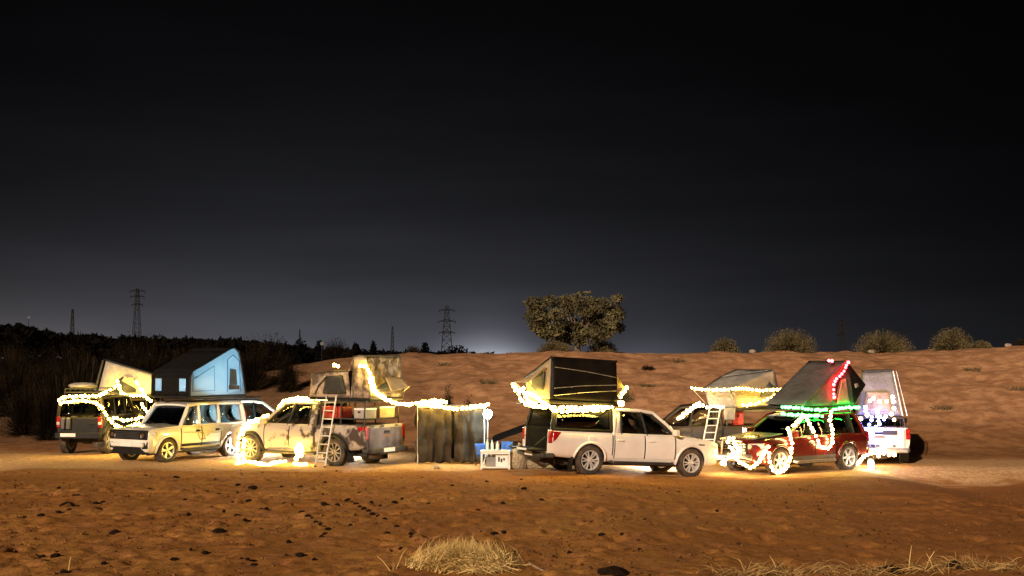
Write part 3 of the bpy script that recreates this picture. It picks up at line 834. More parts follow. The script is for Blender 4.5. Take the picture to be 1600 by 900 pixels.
def roof_rails(c, x0, x1, y, z, bars=3, m='dark_steel', basket=False):
    q = MB()
    for sd_ in (1, -1):
        q.tube([(x0, sd_ * y, z), (x1, sd_ * y, z)], .018, 6)
        for x in np.linspace(x0, x1, 4): q.tube([(x, sd_ * y, z - .09), (x, sd_ * y, z)], .014, 5)
    for x in np.linspace(x0, x1, bars): q.tube([(x, -y, z), (x, y, z)], .014, 5)
    if basket:
        for sd_ in (1, -1): q.tube([(x0, sd_ * y, z + .12), (x1, sd_ * y, z + .12)], .014, 6)
        for x in (x0, x1): q.tube([(x, -y, z + .12), (x, y, z + .12)], .014, 6)
        for sd_ in (1, -1):
            for x in np.linspace(x0, x1, 6): q.tube([(x, sd_ * y, z), (x, sd_ * y, z + .12)], .01, 5)
    return c.part(q, 'roof_rack', m)

# ---------------- white pickup with black canopy, nose to the right
hil = Car('pickup_truck', 'clean white double cab pickup with black canopy and open tailgate', 'pickup truck', pickup_spec('white_paint'))
hil.body(cuts=[((-2.0, 0, .95), (1.7, 1.42, .72))])
hil.doors([(.10, 1.02, False), (-.84, .08, True)], .46, 1.07)
hil.greenhouse(solid=(2,))
hil.wheels('alloy', 6, split=True); hil.flares()
pickup_rear(hil, open_gate=True)
front_face(hil)
side_steps(hil, 1.0, -.95)
hil.place(-1, (918, 741), (1076, 744), 1)
def canopy(c, x0=-2.66, x1=-.92, z0=1.155, z1=1.74, yb=.84, yt=.70):
    q = MB()
    for sd_ in (1, -1):
        for x in (x0, x1): q.tube([(x, sd_ * yb, z0), (x + (.10 if x == x0 else 0), sd_ * yt, z1)], .05, 8)
        q.tube([(x0, sd_ * yb, z0), (x1, sd_ * yb, z0)], .045, 8)
        q.tube([(x0 + .1, sd_ * yt, z1), (x1, sd_ * yt, z1)], .05, 8)
    can = c.part(q, 'canopy', 'canopy_black')
    c.part(MB().box(((x0 + x1) / 2 + .04, 0, z1 + .01), (x1 - x0 - .02, yt * 2, .07)), 'canopy_roof', 'canopy_black', bevel=.03, parent=can)
    for sd_ in (1, -1):
        a, b = Vector((x0, sd_ * yb, z0)), Vector((x1, sd_ * yb, z0)); d, e = Vector((x1, sd_ * yt, z1)), Vector((x0 + .1, sd_ * yt, z1))
        c.part(MB().patch(a, b, d, e, 2, 2), 'canopy_side', 'canopy_black', solid=.02, parent=can)
        k = lambda u, v: (a * (1 - u) + b * u) * (1 - v) + (e * (1 - u) + d * u) * v + Vector((0, sd_ * .022, 0))
        c.part(MB().patch(k(.06, .14), k(.95, .14), k(.95, .88), k(.06, .88), 2, 2), 'canopy_window', 'glass_dark', solid=.01, parent=can)
    c.part(MB().patch((x1, yb, z0), (x1, -yb, z0), (x1, -yt, z1), (x1, yt, z1), 2, 2), 'canopy_front', 'canopy_black', solid=.02, parent=can)
    # lifted rear glass door
    c.part(MB().patch((x0 + .08, .68, z1 - .02), (x0 + .08, -.68, z1 - .02), (x0 - .42, -.70, z1 + .04), (x0 - .42, .70, z1 + .04), 2, 2), 'canopy_door', 'canopy_black', solid=.02, parent=can)
canopy(hil)
hil.part(MB().box((-1.95, .1, .80), (.5, .9, .42)).box((-1.5, -.3, .86), (.4, .5, .5)), 'cargo', 'black_trim', bevel=.03)

# ---------------- muddy grey pickup with tent and ladder, tail towards the camera
mud = Car('pickup_truck', 'mud splashed grey double cab pickup carrying a tall beige tent', 'pickup truck',
          pickup_spec('mud_paint', wb=3.2, rw=.40, arch=.49, st=[(2.56, .46, .90, .74), (2.48, .38, .97, .83), (2.3, .36, 1.03, .90), (1.95, .36, 1.08, .93), (1.1, .37, 1.14, .935), (0, .37, 1.14, .935), (-.88, .40, 1.16, .935), (-2.62, .50, 1.18, .93), (-2.74, .52, 1.17, .91)],
                      gh=dict(xb=[1.22, .18, -.62, -.88], xt=[.44, .02, -.58, -.78], belt=1.13, roof=1.80, wb=.86, wt=.665, seats=[.15, -.62])))
mud.body()
mud.doors([(.10, 1.05, False), (-.86, .08, True)], .50, 1.11)
mud.greenhouse(solid=(2,))
mud.wheels('alloy_dusty', 10, thin=True); mud.flares('black_trim', .055)
pickup_rear(mud, gate_paint='tailgate_paint'); front_face(mud, chrome=False)
side_steps(mud, 1.05, -1.0)
mud.place(1, (525, 728), (395, 724), 1)
# bed rack
q = MB()
for sd_ in (1, -1):
    for x in (-2.6, -1.75, -1.0): q.tube([(x, sd_ * .80, 1.15), (x, sd_ * .76, 1.84)], .025, 6)
    q.tube([(-2.66, sd_ * .76, 1.84), (-.95, sd_ * .76, 1.84)], .025, 6); q.tube([(-2.62, sd_ * .79, 1.36), (-.98, sd_ * .79, 1.36)], .02, 6)
for x in (-2.6, -1.75, -1.0): q.tube([(x, -.76, 1.84), (x, .76, 1.84)], .025, 6)
mud.part(q, 'bed_rack', 'dark_steel')

# ---------------- cream boxy SUV facing left
cre = Car('suv', 'cream boxy seven seat SUV under the blue lit tent', 'suv',
          suv_spec('cream_paint', wb=2.62, rw=.355, arch=.43, cowl=.75,
                   st=[(2.06, .42, .86, .76), (2.0, .34, .95, .83), (1.86, .30, 1.00, .865), (1.5, .30, 1.03, .875), (.78, .31, 1.06, .88), (0, .31, 1.06, .88), (-1.3, .34, 1.06, .88), (-1.95, .40, 1.06, .87), (-2.02, .44, 1.03, .84)],
                   gh=dict(xb=[.82, .02, -.84, -1.92], xt=[.38, -.02, -.84, -1.86], belt=1.05, roof=1.72, wb=.82, wt=.70, seats=[.0]), mirror='black_trim', black_b=False))
cre.body(); cre.doors([(-.02, .80, False), (-.84, -.04, True)], .42, 1.02, handle='black_trim')
cre.greenhouse(rr=.055)
for (xa, xb_) in ((-.10, -.78), (-.92, -1.80)):
    cre.part(MB().patch((xa, .77, 1.10), (xb_, .77, 1.10), (xb_ + .02, .67, 1.64), (xa, .67, 1.64), 8, 6, .012, 3), 'added_glow_sheet', 'glow_sheet_cloth', solid=.006)  # pale sheets added so the windows glow as if lit from behind
cre.part(MB().lathe([(0, -.02), (.09, -.02), (.10, 0), (.0, .02)], 12, 'z', (-1.35, -.15, 1.64)), 'added_cabin_lamp', 'added_cabin_lamp'); cre.part(MB().lathe([(0, -.02), (.09, -.02), (.10, 0), (.0, .02)], 12, 'z', (-.42, -.15, 1.64)), 'added_cabin_lamp', 'added_cabin_lamp'); cre.wheels('alloy', 5); cre.flares()  # lamps added under the roof to light the window sheets from inside
cre.part(MB().box((2.03, 0, .83), (.08, 1.58, .29)), 'grille_surround', 'black_trim', bevel=.03)
front_face(cre, lampz=.83, z0=.72, z1=.93, chrome=False, xw=.52, slats=5, bumper='cream_paint')
cre.part(MB().prism([(2.10, .72, .27), (2.10, .52, .50), (2.10, -.52, .50), (2.10, -.72, .27)], (-.12, 0, 0)), 'lower_intake', 'black_trim', bevel=.02)
for sd_ in (1, -1): cre.part(MB().prism([(2.075, sd_ * .60, .42), (2.06, sd_ * .78, .44), (2.05, sd_ * .80, .64), (2.075, sd_ * .56, .60)], (-.08, 0, 0)), 'bumper_insert', 'black_trim', bevel=.015)
side_steps(cre, .78, -.8)
for sd_ in (1, -1):
    cre.part(cre.panel(-.80, .78, .44, .52, sd_, off=.018), 'rubbing_strip', 'black_trim')
    em = MB()
    for (xa, xb_) in ((-.10, .10),):
        y = sd_ * (cre.side(0, .72) + .022)
        em.tube([(-.16, y, .62), (.06, y, .62), (.16, y, .82), (-.06, y, .82), (-.16, y, .62)], .012, 4)
        em.tube([(-.75, y, .80), (-.30, y, .78), (-.24, y, .70)], .009, 4); em.tube([(.25, y, .84), (.7, y, .86)], .009, 4)
    cre.part(em, 'decal', 'print_brown')
    cre.part(MB().prism([(-1.98, sd_ * .87, .78), (-1.98, sd_ * .74, .78), (-1.98, sd_ * .72, 1.4), (-1.98, sd_ * .80, 1.4)], (-.05, 0, 0)), 'tail_lamp', 'red_lamp', bevel=.01)
cre.part(MB().box((-2.0, 0, .45), (.16, 1.55, .16)), 'rear_bumper', 'black_trim', bevel=.03)
cre.place(1, (357, 720), (258, 722), -1)
roof_rails(cre, .2, -1.7, .66, 1.83)

# ---------------- red SUV facing left, dressed in bulbs
red = Car('suv', 'deep red SUV dressed in bulb garlands below the grey A-frame tent', 'suv',
          suv_spec('red_paint', gh=dict(xb=[1.05, .08, -.82, -1.72, -2.18], xt=[.30, .0, -.85, -1.66, -1.92], belt=1.04, roof=1.66, wb=.83, wt=.65, seats=[.05, -.85])))
red.body(); red.doors([(.02, .92, False), (-.86, .0, True)], .44, 1.02, handle='chrome')
red.greenhouse(roofm='grey_paint', glass='glass'); red.wheels('alloy', 6); red.flares(r=.04)
front_face(red, chrome=True, bumper='grey_paint', z0=.60, z1=.90, lampz=.82)
red.part(MB().patch((2.12, .60, 1.0), (2.12, -.60, 1.0), (1.05, -.66, 1.125), (1.05, .66, 1.125), 6, 6, sag=-.035), 'bonnet', 'grey_paint', solid=.02)
side_steps(red, .9, -.85, 'steel')
for sd_ in (1, -1): red.part(red.panel(-.85, .9, .40, .50, sd_, off=.02), 'rubbing_strip', 'grey_paint')
for sd_ in (1, -1): red.part(MB().box((-2.27, sd_ * .80, .95), (.16, .10, .32)), 'tail_lamp', 'red_lamp', bevel=.02)
red.part(MB().box((-2.32, 0, .52), (.2, 1.6, .2)), 'rear_bumper', 'red_paint', bevel=.05)
bb = MB().tube([(2.34, .72, .48), (2.40, .5, .52), (2.40, -.5, .52), (2.34, -.72, .48)], .035, 8).tube([(2.38, .42, .52), (2.36, .38, .95), (2.36, -.38, .95), (2.38, -.42, .52)], .03, 8)
red.part(bb, 'bull_bar', 'steel')
red.place(1, (1322, 740), (1215, 742), -1)
roof_rails(red, .25, -1.75, .64, 1.76)

# ---------------- white pickup at the right end, tail to the camera
wht = Car('pickup_truck', 'white pickup seen from behind at the right end of camp under blue bulbs', 'pickup truck', pickup_spec('white_paint'))
wht.body(); wht.doors([(.10, 1.02, False), (-.84, .08, True)], .46, 1.07); wht.greenhouse(solid=(2,))
wht.wheels('alloy_dusty', 6); wht.flares('black_trim', .05)
pickup_rear(wht, bumper='steel'); front_face(wht)
xr = wht.sx[0]
wht.part(MB().box((xr - .05, -.32, 1.0), (.012, .42, .13)), 'badge', 'print_dark', bevel=.004)
mk = MB()
for i, (yy, ww) in enumerate(((.48, .1), (.34, .12), (.18, .12), (.04, .1), (-.42, .05), (-.46, .04))): mk.box((xr - .048, yy, .60), (.008, ww, .05))
wht.part(mk, 'lettering', 'print_dark')
wp_ = P(1374, 728, 37.6)
wht.pose((wp_.x + 2.7 * math.sin(R(13)), wp_.y + 2.7 * math.cos(R(13)), float(gz(wp_.x, wp_.y))), R(90 - 13))

# ---------------- dark boxy off-roader, tail to the camera, far left
drk = Car('suv', 'dark boxy off-roader seen from behind at the left end of camp', 'suv',
          suv_spec('dark_paint', wb=2.5, rw=.44, arch=.53, cowl=.75,
                   st=[(1.95, .62, 1.0, .70), (1.85, .60, 1.08, .74), (.8, .60, 1.16, .76), (0, .60, 1.20, .76), (-1.3, .60, 1.20, .76), (-1.80, .62, 1.20, .75), (-1.86, .64, 1.18, .73)],
                   gh=dict(xb=[.72, -.05, -.86, -1.80], xt=[.42, -.05, -.86, -1.76], belt=1.19, roof=1.86, wb=.74, wt=.66, seats=[-.1])))
drk.body(); drk.doors([(-.03, .70, False), (-.82, -.05, True)], .66, 1.16, handle='black_trim'); drk.greenhouse(rr=.05)
drk.wheels('alloy_dusty', 5); drk.flares('black_trim', .085)
front_face(drk, chrome=False, z0=.72, z1=1.02, lampz=.9)
xr = drk.sx[0]
g = drk.part(MB().box((xr - .01, 0, .92), (.05, 1.26, .5)), 'tailgate', 'black_trim', bevel=.02)
for yy in (.33, .50): drk.part(MB().box((xr - .09, yy, 1.0), (.11, .13, .36)), 'fuel_can', 'grey_paint', bevel=.025)
drk.part(MB().box((xr - .045, -.42, 1.0), (.03, .2, .05)), 'handle', 'black_trim', bevel=.01, parent=g)
for sd_ in (1, -1):
    t_ = drk.part(MB().box((xr - .015, sd_ * .68, 1.04), (.07, .12, .34)), 'tail_lamp', 'red_lamp', bevel=.015)
    drk.part(MB().box((xr - .055, sd_ * .68, 1.0), (.012, .10, .09)), 'reversing_lens', 'lamp_glass', bevel=.005, parent=t_)
drk.part(MB().box((xr - .08, 0, .62), (.18, 1.50, .20)), 'rear_bumper', 'black_trim', bevel=.03)
drk.plate(xr - .178, .30, .64)
dp = on_ground(133, 711)
drk.pose((dp.x - .05, dp.y + 1.9, float(gz(dp.x, dp.y))), R(85))
roof_rails(drk, .3, -1.6, .62, 1.97, basket=True)

# ---------------- dark wagon side on behind it, carries the pale wedge tent
wag = Car('suv', 'dark wagon side on behind the cream SUV bonnet', 'suv', suv_spec('dark_paint'))
wag.body(); wag.doors([(.02, .92, False), (-.86, .0, True)], .44, 1.02); wag.greenhouse(); wag.wheels('alloy_dusty', 6); wag.flares(); front_face(wag)
for sd_ in (1, -1): wag.part(MB().box((-2.27, sd_ * .80, .95), (.16, .10, .32)), 'tail_lamp', 'red_lamp', bevel=.02)
wgp = P(232, 690, 43.2); wag.pose((wgp.x, 43.2, float(gz(wgp.x, 43.2))), R(8))
roof_rails(wag, .25, -1.75, .64, 1.78)

# ---------------- white SUV parked behind the muddy pickup
bck = Car('suv', 'white SUV parked behind the muddy pickup, roof and windows showing', 'suv', suv_spec('white_paint'))
bck.body(); bck.doors([(.02, .92, False), (-.86, .0, True)], .44, 1.02); bck.greenhouse(); bck.wheels('alloy', 6); bck.flares(); front_face(bck)
for sd_ in (1, -1): bck.part(MB().box((-2.27, sd_ * .80, .95), (.16, .10, .32)), 'tail_lamp', 'red_lamp', bevel=.02)
bp_ = P(395, 690, 41.5); bck.pose((bp_.x, 41.5, float(gz(bp_.x, 41.5))), R(12))
roof_rails(bck, .25, -1.75, .64, 1.76)

# ---------------- dark pickup behind the white one, carries the tan tent
tan = Car('pickup_truck', 'dark pickup between the white pickup and the red SUV', 'pickup truck', pickup_spec('dark_paint'))
tan.body(); tan.doors([(.10, 1.02, False), (-.84, .08, True)], .46, 1.07); tan.greenhouse(solid=(2,)); tan.wheels('alloy_dusty', 6); tan.flares('black_trim', .05)
pickup_rear(tan); front_face(tan)
tp_ = P(1085, 690, 39.6); tan.pose((tp_.x, 39.6, float(gz(tp_.x, 39.6))), R(172))
q = MB()
for sd_ in (1, -1):
    for x in (-2.6, -1.0): q.tube([(x, sd_ * .80, 1.15), (x, sd_ * .76, 1.60)], .025, 6)
    q.tube([(-2.66, sd_ * .76, 1.60), (-.95, sd_ * .76, 1.60)], .025, 6)
for x in (-2.6, -1.75, -1.0): q.tube([(x, -.76, 1.60), (x, .76, 1.60)], .025, 6)
tan.part(q, 'bed_rack', 'dark_steel')
if __name__ == '__main__':
    for nm, c in (('hil', hil), ('mud', mud), ('cre', cre), ('red', red), ('wht', wht), ('drk', drk)):
        print('CAR', nm, [round(v, 2) for v in c.root.location], round(math.degrees(c.root.rotation_euler.z), 1),
              'x0', [round(v) for v in project(c.W(c.sx[0], 0, .6))], 'x1', [round(v) for v in project(c.W(c.sx[-1], 0, .6))], 'roof', [round(v) for v in project(c.W(-.2, 0, c.sp['gh']['roof']))])

# ================================================================== ROOF TENTS
def tent_root(name, label, car=None, loc=(0, 0, 0), yaw=0):
    o = empty(name)
    if car is not None: o.location = car.root.location; o.rotation_euler = car.root.rotation_euler
    else: o.location = loc; o.rotation_euler = (0, 0, yaw)
    tag(o, label, 'roof tent')
    bpy.context.view_layer.update()
    return o
def cloth(t, name, m, a, b, c, d, wr=.02, seed=0, nu=10, nv=8, sag=0., parent=None, solid=.012, freq=3.):
    return MB().patch(a, b, c, d, nu, nv, wr, seed, sag, freq).build(name, m, parent or t, solid=solid, ang=60)
def piece(t, name, m, poly, d, bevel=.0, parent=None): return MB().prism(poly, d).build(name, m, parent or t, bevel=bevel)
def rod(t, name, m, pts, r=.012, parent=None, n=6): return MB().tube(pts, r, n).build(name, m, parent or t, ang=60)
def lerp(a, b, u): return Vector(a) * (1 - u) + Vector(b) * u

# ---- black wedge tent on the white pickup (hinged on the far side, open towards the camera)
t = tent_root('roof_tent', 'black panelled wedge tent with tan end walls above the white pickup', hil)
x0, x1, yn, yf, zb_ = -2.72, -.72, -.74, .72, 1.83
piece(t, 'base', 'black_trim', [(x0 - .03, yn - .03, zb_), (x1 + .03, yn - .03, zb_), (x1 + .03, yf + .03, zb_), (x0 - .03, yf + .03, zb_)], (0, 0, .09), .02)
H, h = 1.09, .52; zb_ += .09
lean = .12
A, B = Vector((x0, yn, zb_)), Vector((x1, yn, zb_)); C, D = Vector((x1 - .03, yn + lean, zb_ + H)), Vector((x0 + .03, yn + lean, zb_ + H))
E, F = Vector((x1, yf, zb_)), Vector((x0, yf, zb_)); G_, H_ = Vector((x1, yf + .18, zb_ + h)), Vector((x0, yf + .18, zb_ + h))
cloth(t, 'front_panel', 'black_fly', A, B, C, D, .03, 3, 14, 10, freq=2.2)
cloth(t, 'roof', 'black_fly', D + Vector((-.02, -.03, .03)), C + Vector((.02, -.03, .03)), G_ + Vector((.02, .04, .03)), H_ + Vector((-.02, .04, .03)), .012, 4, solid=.04)
cloth(t, 'end_wall', 'tan_canvas', A, F, H_, D, .03, 5, 12, 10); cloth(t, 'end_wall', 'tan_canvas', B, E, G_, C, .03, 6)
cloth(t, 'back_wall', 'tan_canvas', F, E, G_, H_, .02, 7)
for (p, q_) in ((lerp(A, D, .80), lerp(B, C, .62)), (lerp(A, D, .28), lerp(B, C, .44)), (lerp(A, D, .1), lerp(B, C, .3))):
    off = Vector((0, -.035, 0)); k1, k2 = (.06, .50) if q_ is not None and p.z > zb_ + .9 else (.05, .98)
    rod(t, 'pale_line_tube', 'steel', [lerp(p, q_, k1) + off, lerp(p, q_, (k1 + k2) / 2) + off + Vector((0, -.02, .02)), lerp(p, q_, k2) + off], .011)  # thin pale tubes stand in for sheen and pole lines on the panel
# end windows with propped awnings
for xx, sg in ((x0, -1), (x1, 1)):
    w0 = cloth(t, 'window', 'mesh_window', (xx + sg * .03, -.40, zb_ + .25), (xx + sg * .03, .42, zb_ + .22), (xx + sg * .03, .42, zb_ + .55), (xx + sg * .03, -.40, zb_ + .75), .0, 1, 4, 4)
    dl = .5 if sg < 0 else .34
    aw = cloth(t, 'awning', 'tan_canvas', (xx + sg * dl, -.42, zb_ + .42), (xx + sg * dl, .48, zb_ + .42), (xx + sg * .02, .46, zb_ + .60), (xx + sg * .02, -.44, zb_ + .86), .015, 8)
    for yy in (-.42, .48): rod(t, 'awning_pole', 'steel', [(xx + sg * .03, yy, zb_ + .03), (xx + sg * dl, yy, zb_ + .42)], .009, parent=aw)

# ---- tall beige fold-out tent on the muddy pickup
t = tent_root('roof_tent', 'tall beige fold-out tent with open windows above the muddy pickup', mud)
def ml(px, py, y=.78): return mud.loc(mud.on(px, py, 'y', y))
xr_ = ml(578, 620).x; xm = ml(548, 620).x; xf_ = ml(484, 620).x; zb_ = 1.88
print('CAR mudtent', xr_, xm, xf_)
yn, yf = .78, -.72
piece(t, 'base', 'black_trim', [(xr_ - .03, yf - .02, zb_ - .01), (xf_ + .03, yf - .02, zb_ - .01), (xf_ + .03, yn + .02, zb_ - .01), (xr_ - .03, yn + .02, zb_ - .01)], (0, 0, .08), .02)
zb_ += .07; zl = ml(487, 585).z; zm = ml(548, 580).z; zh = ml(560, 560).z + .06
S = {}
for k, y in (('n', yn), ('f', yf)):
    S[k] = dict(a=Vector((xf_, y, zb_)), b=Vector((xf_ - .06, y, zl)), c=Vector((xm + .10, y, zm)), m=Vector((xm, y, zb_)), d=Vector((xm - .10, y, zh - .02)), e=Vector((xr_ + .12, y, zh)), r=Vector((xr_, y, zb_)))
for k, sd in (('n', 0), ('f', 1)):
    s_ = S[k]
    cloth(t, 'side_wall', 'beige_canvas', s_['a'], s_['m'], s_['c'], s_['b'], .045, 11 + sd, 12, 8)
    cloth(t, 'side_wall', 'beige_canvas', s_['m'], s_['r'], s_['e'], s_['d'], .045, 13 + sd, 12, 10)
n_, f_ = S['n'], S['f']
cloth(t, 'end_wall', 'beige_canvas', n_['a'], f_['a'], f_['b'], n_['b'], .03, 15)
cloth(t, 'end_wall', 'beige_canvas', n_['r'], f_['r'], f_['e'], n_['e'], .05, 16, 12, 12)
cloth(t, 'roof', 'beige_canvas', n_['b'], f_['b'], f_['c'], n_['c'], .02, 17); cloth(t, 'step_wall', 'beige_canvas', n_['c'], f_['c'], f_['d'], n_['d'], .02, 18)
cloth(t, 'roof', 'beige_canvas', n_['d'], f_['d'], f_['e'], n_['e'], .03, 19)
for s1, s2 in (('b', 'c'), ('d', 'e')):
    rod(t, 'roof_pole', 'dark_steel', [n_[s1] + Vector((0, .02, .01)), lerp(n_[s1], n_[s2], .5) + Vector((0, .02, .04)), n_[s2] + Vector((0, .02, .01))], .02)
rod(t, 'roof_pole', 'dark_steel', [n_['e'] + Vector((-.02, .02, .02)), f_['e'] + Vector((-.02, -.02, .02))], .02)
rod(t, 'roof_pole', 'dark_steel', [n_['e'] + Vector((-.02, .02, .02)), n_['r'] + Vector((-.03, .02, .0))], .016)
rod(t, 'roof_pole', 'dark_steel', [f_['e'] + Vector((-.02, -.02, .02)), f_['r'] + Vector((-.03, -.02, .0))], .016)
rod(t, 'roof_pole', 'dark_steel', [n_['d'] + Vector((0, .03, 0)), lerp(n_['d'], n_['m'], .5) + Vector((-.06, .04, 0)), n_['m'] + Vector((-.1, .03, 0))], .014)
# side window with rolled flap, on the low half
wq = [ml(504, 615, yn + .05), ml(541, 615, yn + .05), ml(534, 586, yn + .05), ml(510, 588, yn + .05)]
cloth(t, 'window', 'mesh_window', *wq, 0, 2, 4, 4)
rod(t, 'flap_roll', 'pale_canvas', [ml(508, 587, yn + .09), ml(496, 601, yn + .09), ml(490, 614, yn + .09)], .035, n=8)
# rear window with a propped awning
def mr_(px, py, x): return mud.loc(mud.on(px, py, 'x', x))
xx = xr_ + .02
cloth(t, 'window', 'mesh_window', mr_(589, 608, xx - .06), mr_(620, 611, xx - .06), mr_(620, 594, xx - .06), mr_(606, 593, xx - .06), 0, 3, 4, 4)
a_, b_ = mr_(602, 590, xx - .05), mr_(626, 590, xx - .05)
aw = cloth(t, 'awning', 'tan_canvas', mr_(612, 612, xx - .45), mr_(640, 604, xx - .45), b_, a_, .015, 9)
for (p, q_) in ((mr_(612, 612, xx - .45), mr_(589, 614, xx - .03)), (mr_(640, 604, xx - .45), mr_(627, 614, xx - .03))): rod(t, 'awning_pole', 'steel', [p, q_], .009, parent=aw)
# ladder of the same tent
def ladder(name, label, top, bot, wdir, width=.36, n=8, m='pole'):
    o = empty(name, bot); tag(o, label, 'ladder'); top, bot, wdir = Vector(top), Vector(bot), Vector(wdir).normalized()
    up = top - bot
    for s_ in (-1, 1): rod(o, 'rail', m, [wdir * s_ * width / 2, up + wdir * s_ * width / 2 + up.normalized() * .12], .024)
    for i in range(n):
        u = (i + .7) / n
        rod(o, 'rung', m, [up * u - wdir * width / 2, up * u + wdir * width / 2], .018)
    for s_ in (-1, 1): MB().box(wdir * s_ * width / 2 + Vector((0, 0, .02)), (.06, .09, .04)).build('foot', 'rubber', o, bevel=.01)
    return o
top_ = mud.W(-1.42, .84, 1.88); bt = mud.on(500, 729, 'y', 1.32); bt.z = gh(bt.x, bt.y)
ladder('ladder', 'aluminium ladder leaning from the beige tent down beside the muddy pickup', top_, bt, mud.mx.to_3x3() @ Vector((1, 0, 0)))

# ---- blue lit wedge tent on the cream SUV
t = tent_root('roof_tent', 'white walled wedge tent glowing blue from inside', cre)
zb_ = 1.86; xf_, xr_, yn, yf = .45, -1.95, .80, -.76
piece(t, 'base', 'black_trim', [(xf_ + .03, yn + .03, zb_), (xr_ - .03, yn + .03, zb_), (xr_ - .03, yf - .03, zb_), (xf_ + .03, yf - .03, zb_)], (0, 0, .07), .02)
zb_ += .07; hf, hp = .70, 1.48; xp = -1.19; xq = -1.59
def prof(y): return [Vector((xf_, y, zb_)), Vector((xf_, y, zb_ + hf - .10)), Vector((xf_ - .10, y, zb_ + hf + .04)), Vector((xp + .15, y, zb_ + hp - .13)), Vector((xp - .10, y, zb_ + hp - .03)), Vector((xp - .26, y, zb_ + hp - .02)), Vector((xq - .02, y, zb_ + hp - .14)), Vector((xr_ + .22, y, zb_ + .95)), Vector((xr_ + .10, y, zb_ + .45)), Vector((xr_, y, zb_))]
def fan_wall(t, name, m, y, flip, d=.012):
    pr = prof(y); ce = Vector((-.92, y, zb_ + .55)); mb = MB(); n = len(pr); vs_ = [ce] + pr
    mids = []
    for i in range(n):
        a, b = pr[i], pr[(i + 1) % n]; mids.append(lerp(lerp(a, b, .5), ce, .5) + Vector((0, float(vnoise(i * 1.7, y, 3)) * .04, 0)))
    mb.add(vs_ + mids, [(0, 1 + i, 1 + n + i) for i in range(n)] + [(1 + i, 1 + (i + 1) % n, 1 + n + i) for i in range(n)] + [(1 + (i + 1) % n, 0, 1 + n + i) for i in range(n)])
    return mb.build(name, m, t, solid=d, ang=70)
fan_wall(t, 'side_wall', 'white_canvas', yn, 1); fan_wall(t, 'side_wall', 'white_canvas', yf, -1)
pn, pf = prof(yn + .05), prof(yf - .05)
for k_, (ya, yb_, za, zc) in enumerate(((-.81, -.62, 0, hf - .1), (-.36, .40, 0, hf - .1), (.66, .85, 0, hf - .1), (-.62, -.36, 0, .14), (-.62, -.36, .52, hf - .1), (.40, .66, 0, .14), (.40, .66, .52, hf - .1))):
    cloth(t, 'front_wall', 'dark_canvas', (xf_, ya, zb_ + za), (xf_, yb_, zb_ + za), (xf_, yb_, zb_ + zc), (xf_, ya, zb_ + zc), .01, 21 + k_, 5, 4)
for i in range(1, 6):
    cloth(t, 'roof', 'dark_canvas', pf[i], pn[i], pn[i + 1], pf[i + 1], .015 if i == 2 else 0, 22 + i, 8, 6, solid=.02)
for i in range(6, 9): cloth(t, 'back_wall', 'white_canvas', pf[i], pn[i], pn[i + 1], pf[i + 1], .01, 27)
for i in range(9): rod(t, 'frame_tube', 'black_trim', [pn[i], pn[i + 1]], .022)
# front windows (lit mesh) and dark centre flap
for (ya, yb_) in ((.66, .40), (-.36, -.62)):
    cloth(t, 'window', 'white_canvas', (xf_ + .012, ya, zb_ + .14), (xf_ + .012, yb_, zb_ + .14), (xf_ + .012, yb_, zb_ + .52), (xf_ + .012, ya, zb_ + .52), 0, 3, 4, 4)
# door in the side wall: frame, mesh and rolled panel
def sw(x, z, d=.03): return Vector((x - .17, yn + d, zb_ + z))
cloth(t, 'door_mesh', 'grey_mesh', sw(-1.04, .30, .05), sw(-1.38, .30, .05), sw(-1.32, .78, .05), sw(-1.06, .82, .05), .02, 30, solid=.01)
cloth(t, 'rolled_bedding', 'grey_canvas', sw(-1.02, .16, .05), sw(-1.48, .16, .05), sw(-1.48, .28, .05), sw(-1.02, .30, .05), .03, 31)
rod(t, 'zip_line', 'plastic_blue', [sw(.50, .14, .02), sw(.46, .50, .02), sw(-.40, .90, .02), sw(-.44, .14, .02), sw(.50, .14, .02)], .010)
rod(t, 'zip_line', 'plastic_blue', [sw(-.96, .08, .045), sw(-.95, 1.10, .045), sw(-1.2, 1.24, .045), sw(-1.47, 1.04, .045), sw(-1.55, .10, .045)], .014)
lam = empty('tent_lamp', cre.W(-.92, .05, zb_ + 1.02)); tag(lam, 'small blue white lamp hanging inside the glowing tent', 'lamp')
MB().lathe([(0, -.06), (.05, -.045), (.06, 0), (.05, .045), (0, .06)], 14, 'z').build('globe', 'tent_lamp', lam)
MB().tube([(0, 0, .06), (0, 0, .2)], .006, 5).build('cord', 'wire', lam)

# ---- pale wedge tent on the dark wagon
t = tent_root('roof_tent', 'pale grey wedge tent with arched door at the left end', None, (0, 0, 0))
Yn, Yf = 42.4, 43.8
a, b, c, d = P(153, 614, Yn), P(236, 616, Yn), P(246, 588, Yn), P(166, 563, Yn)
dv = Vector((-.25, Yf - Yn, 0))
cen = (a + b) / 2; t.location = (cen.x, cen.y, cen.z); O = Vector(cen)
a, b, c, d = (v - O for v in (a, b, c, d)); a2, b2, c2, d2 = (v + dv for v in (a, b, c, d))
piece(t, 'base', 'black_trim', [a + Vector((-.05, -.04, -.08)), b + Vector((.08, -.04, -.08)), b2 + Vector((.08, .04, -.08)), a2 + Vector((-.05, .04, -.08))], (0, 0, .08), .02)
cloth(t, 'side_wall', 'pale_canvas', a, b, c, d, .03, 41, 12, 10); cloth(t, 'side_wall', 'pale_canvas', a2, b2, c2, d2, .02, 42)
cloth(t, 'end_wall', 'dark_canvas', a, a2, d2, d, .02, 43); cloth(t, 'end_wall', 'pale_canvas', b, b2, c2, c, .01, 44)
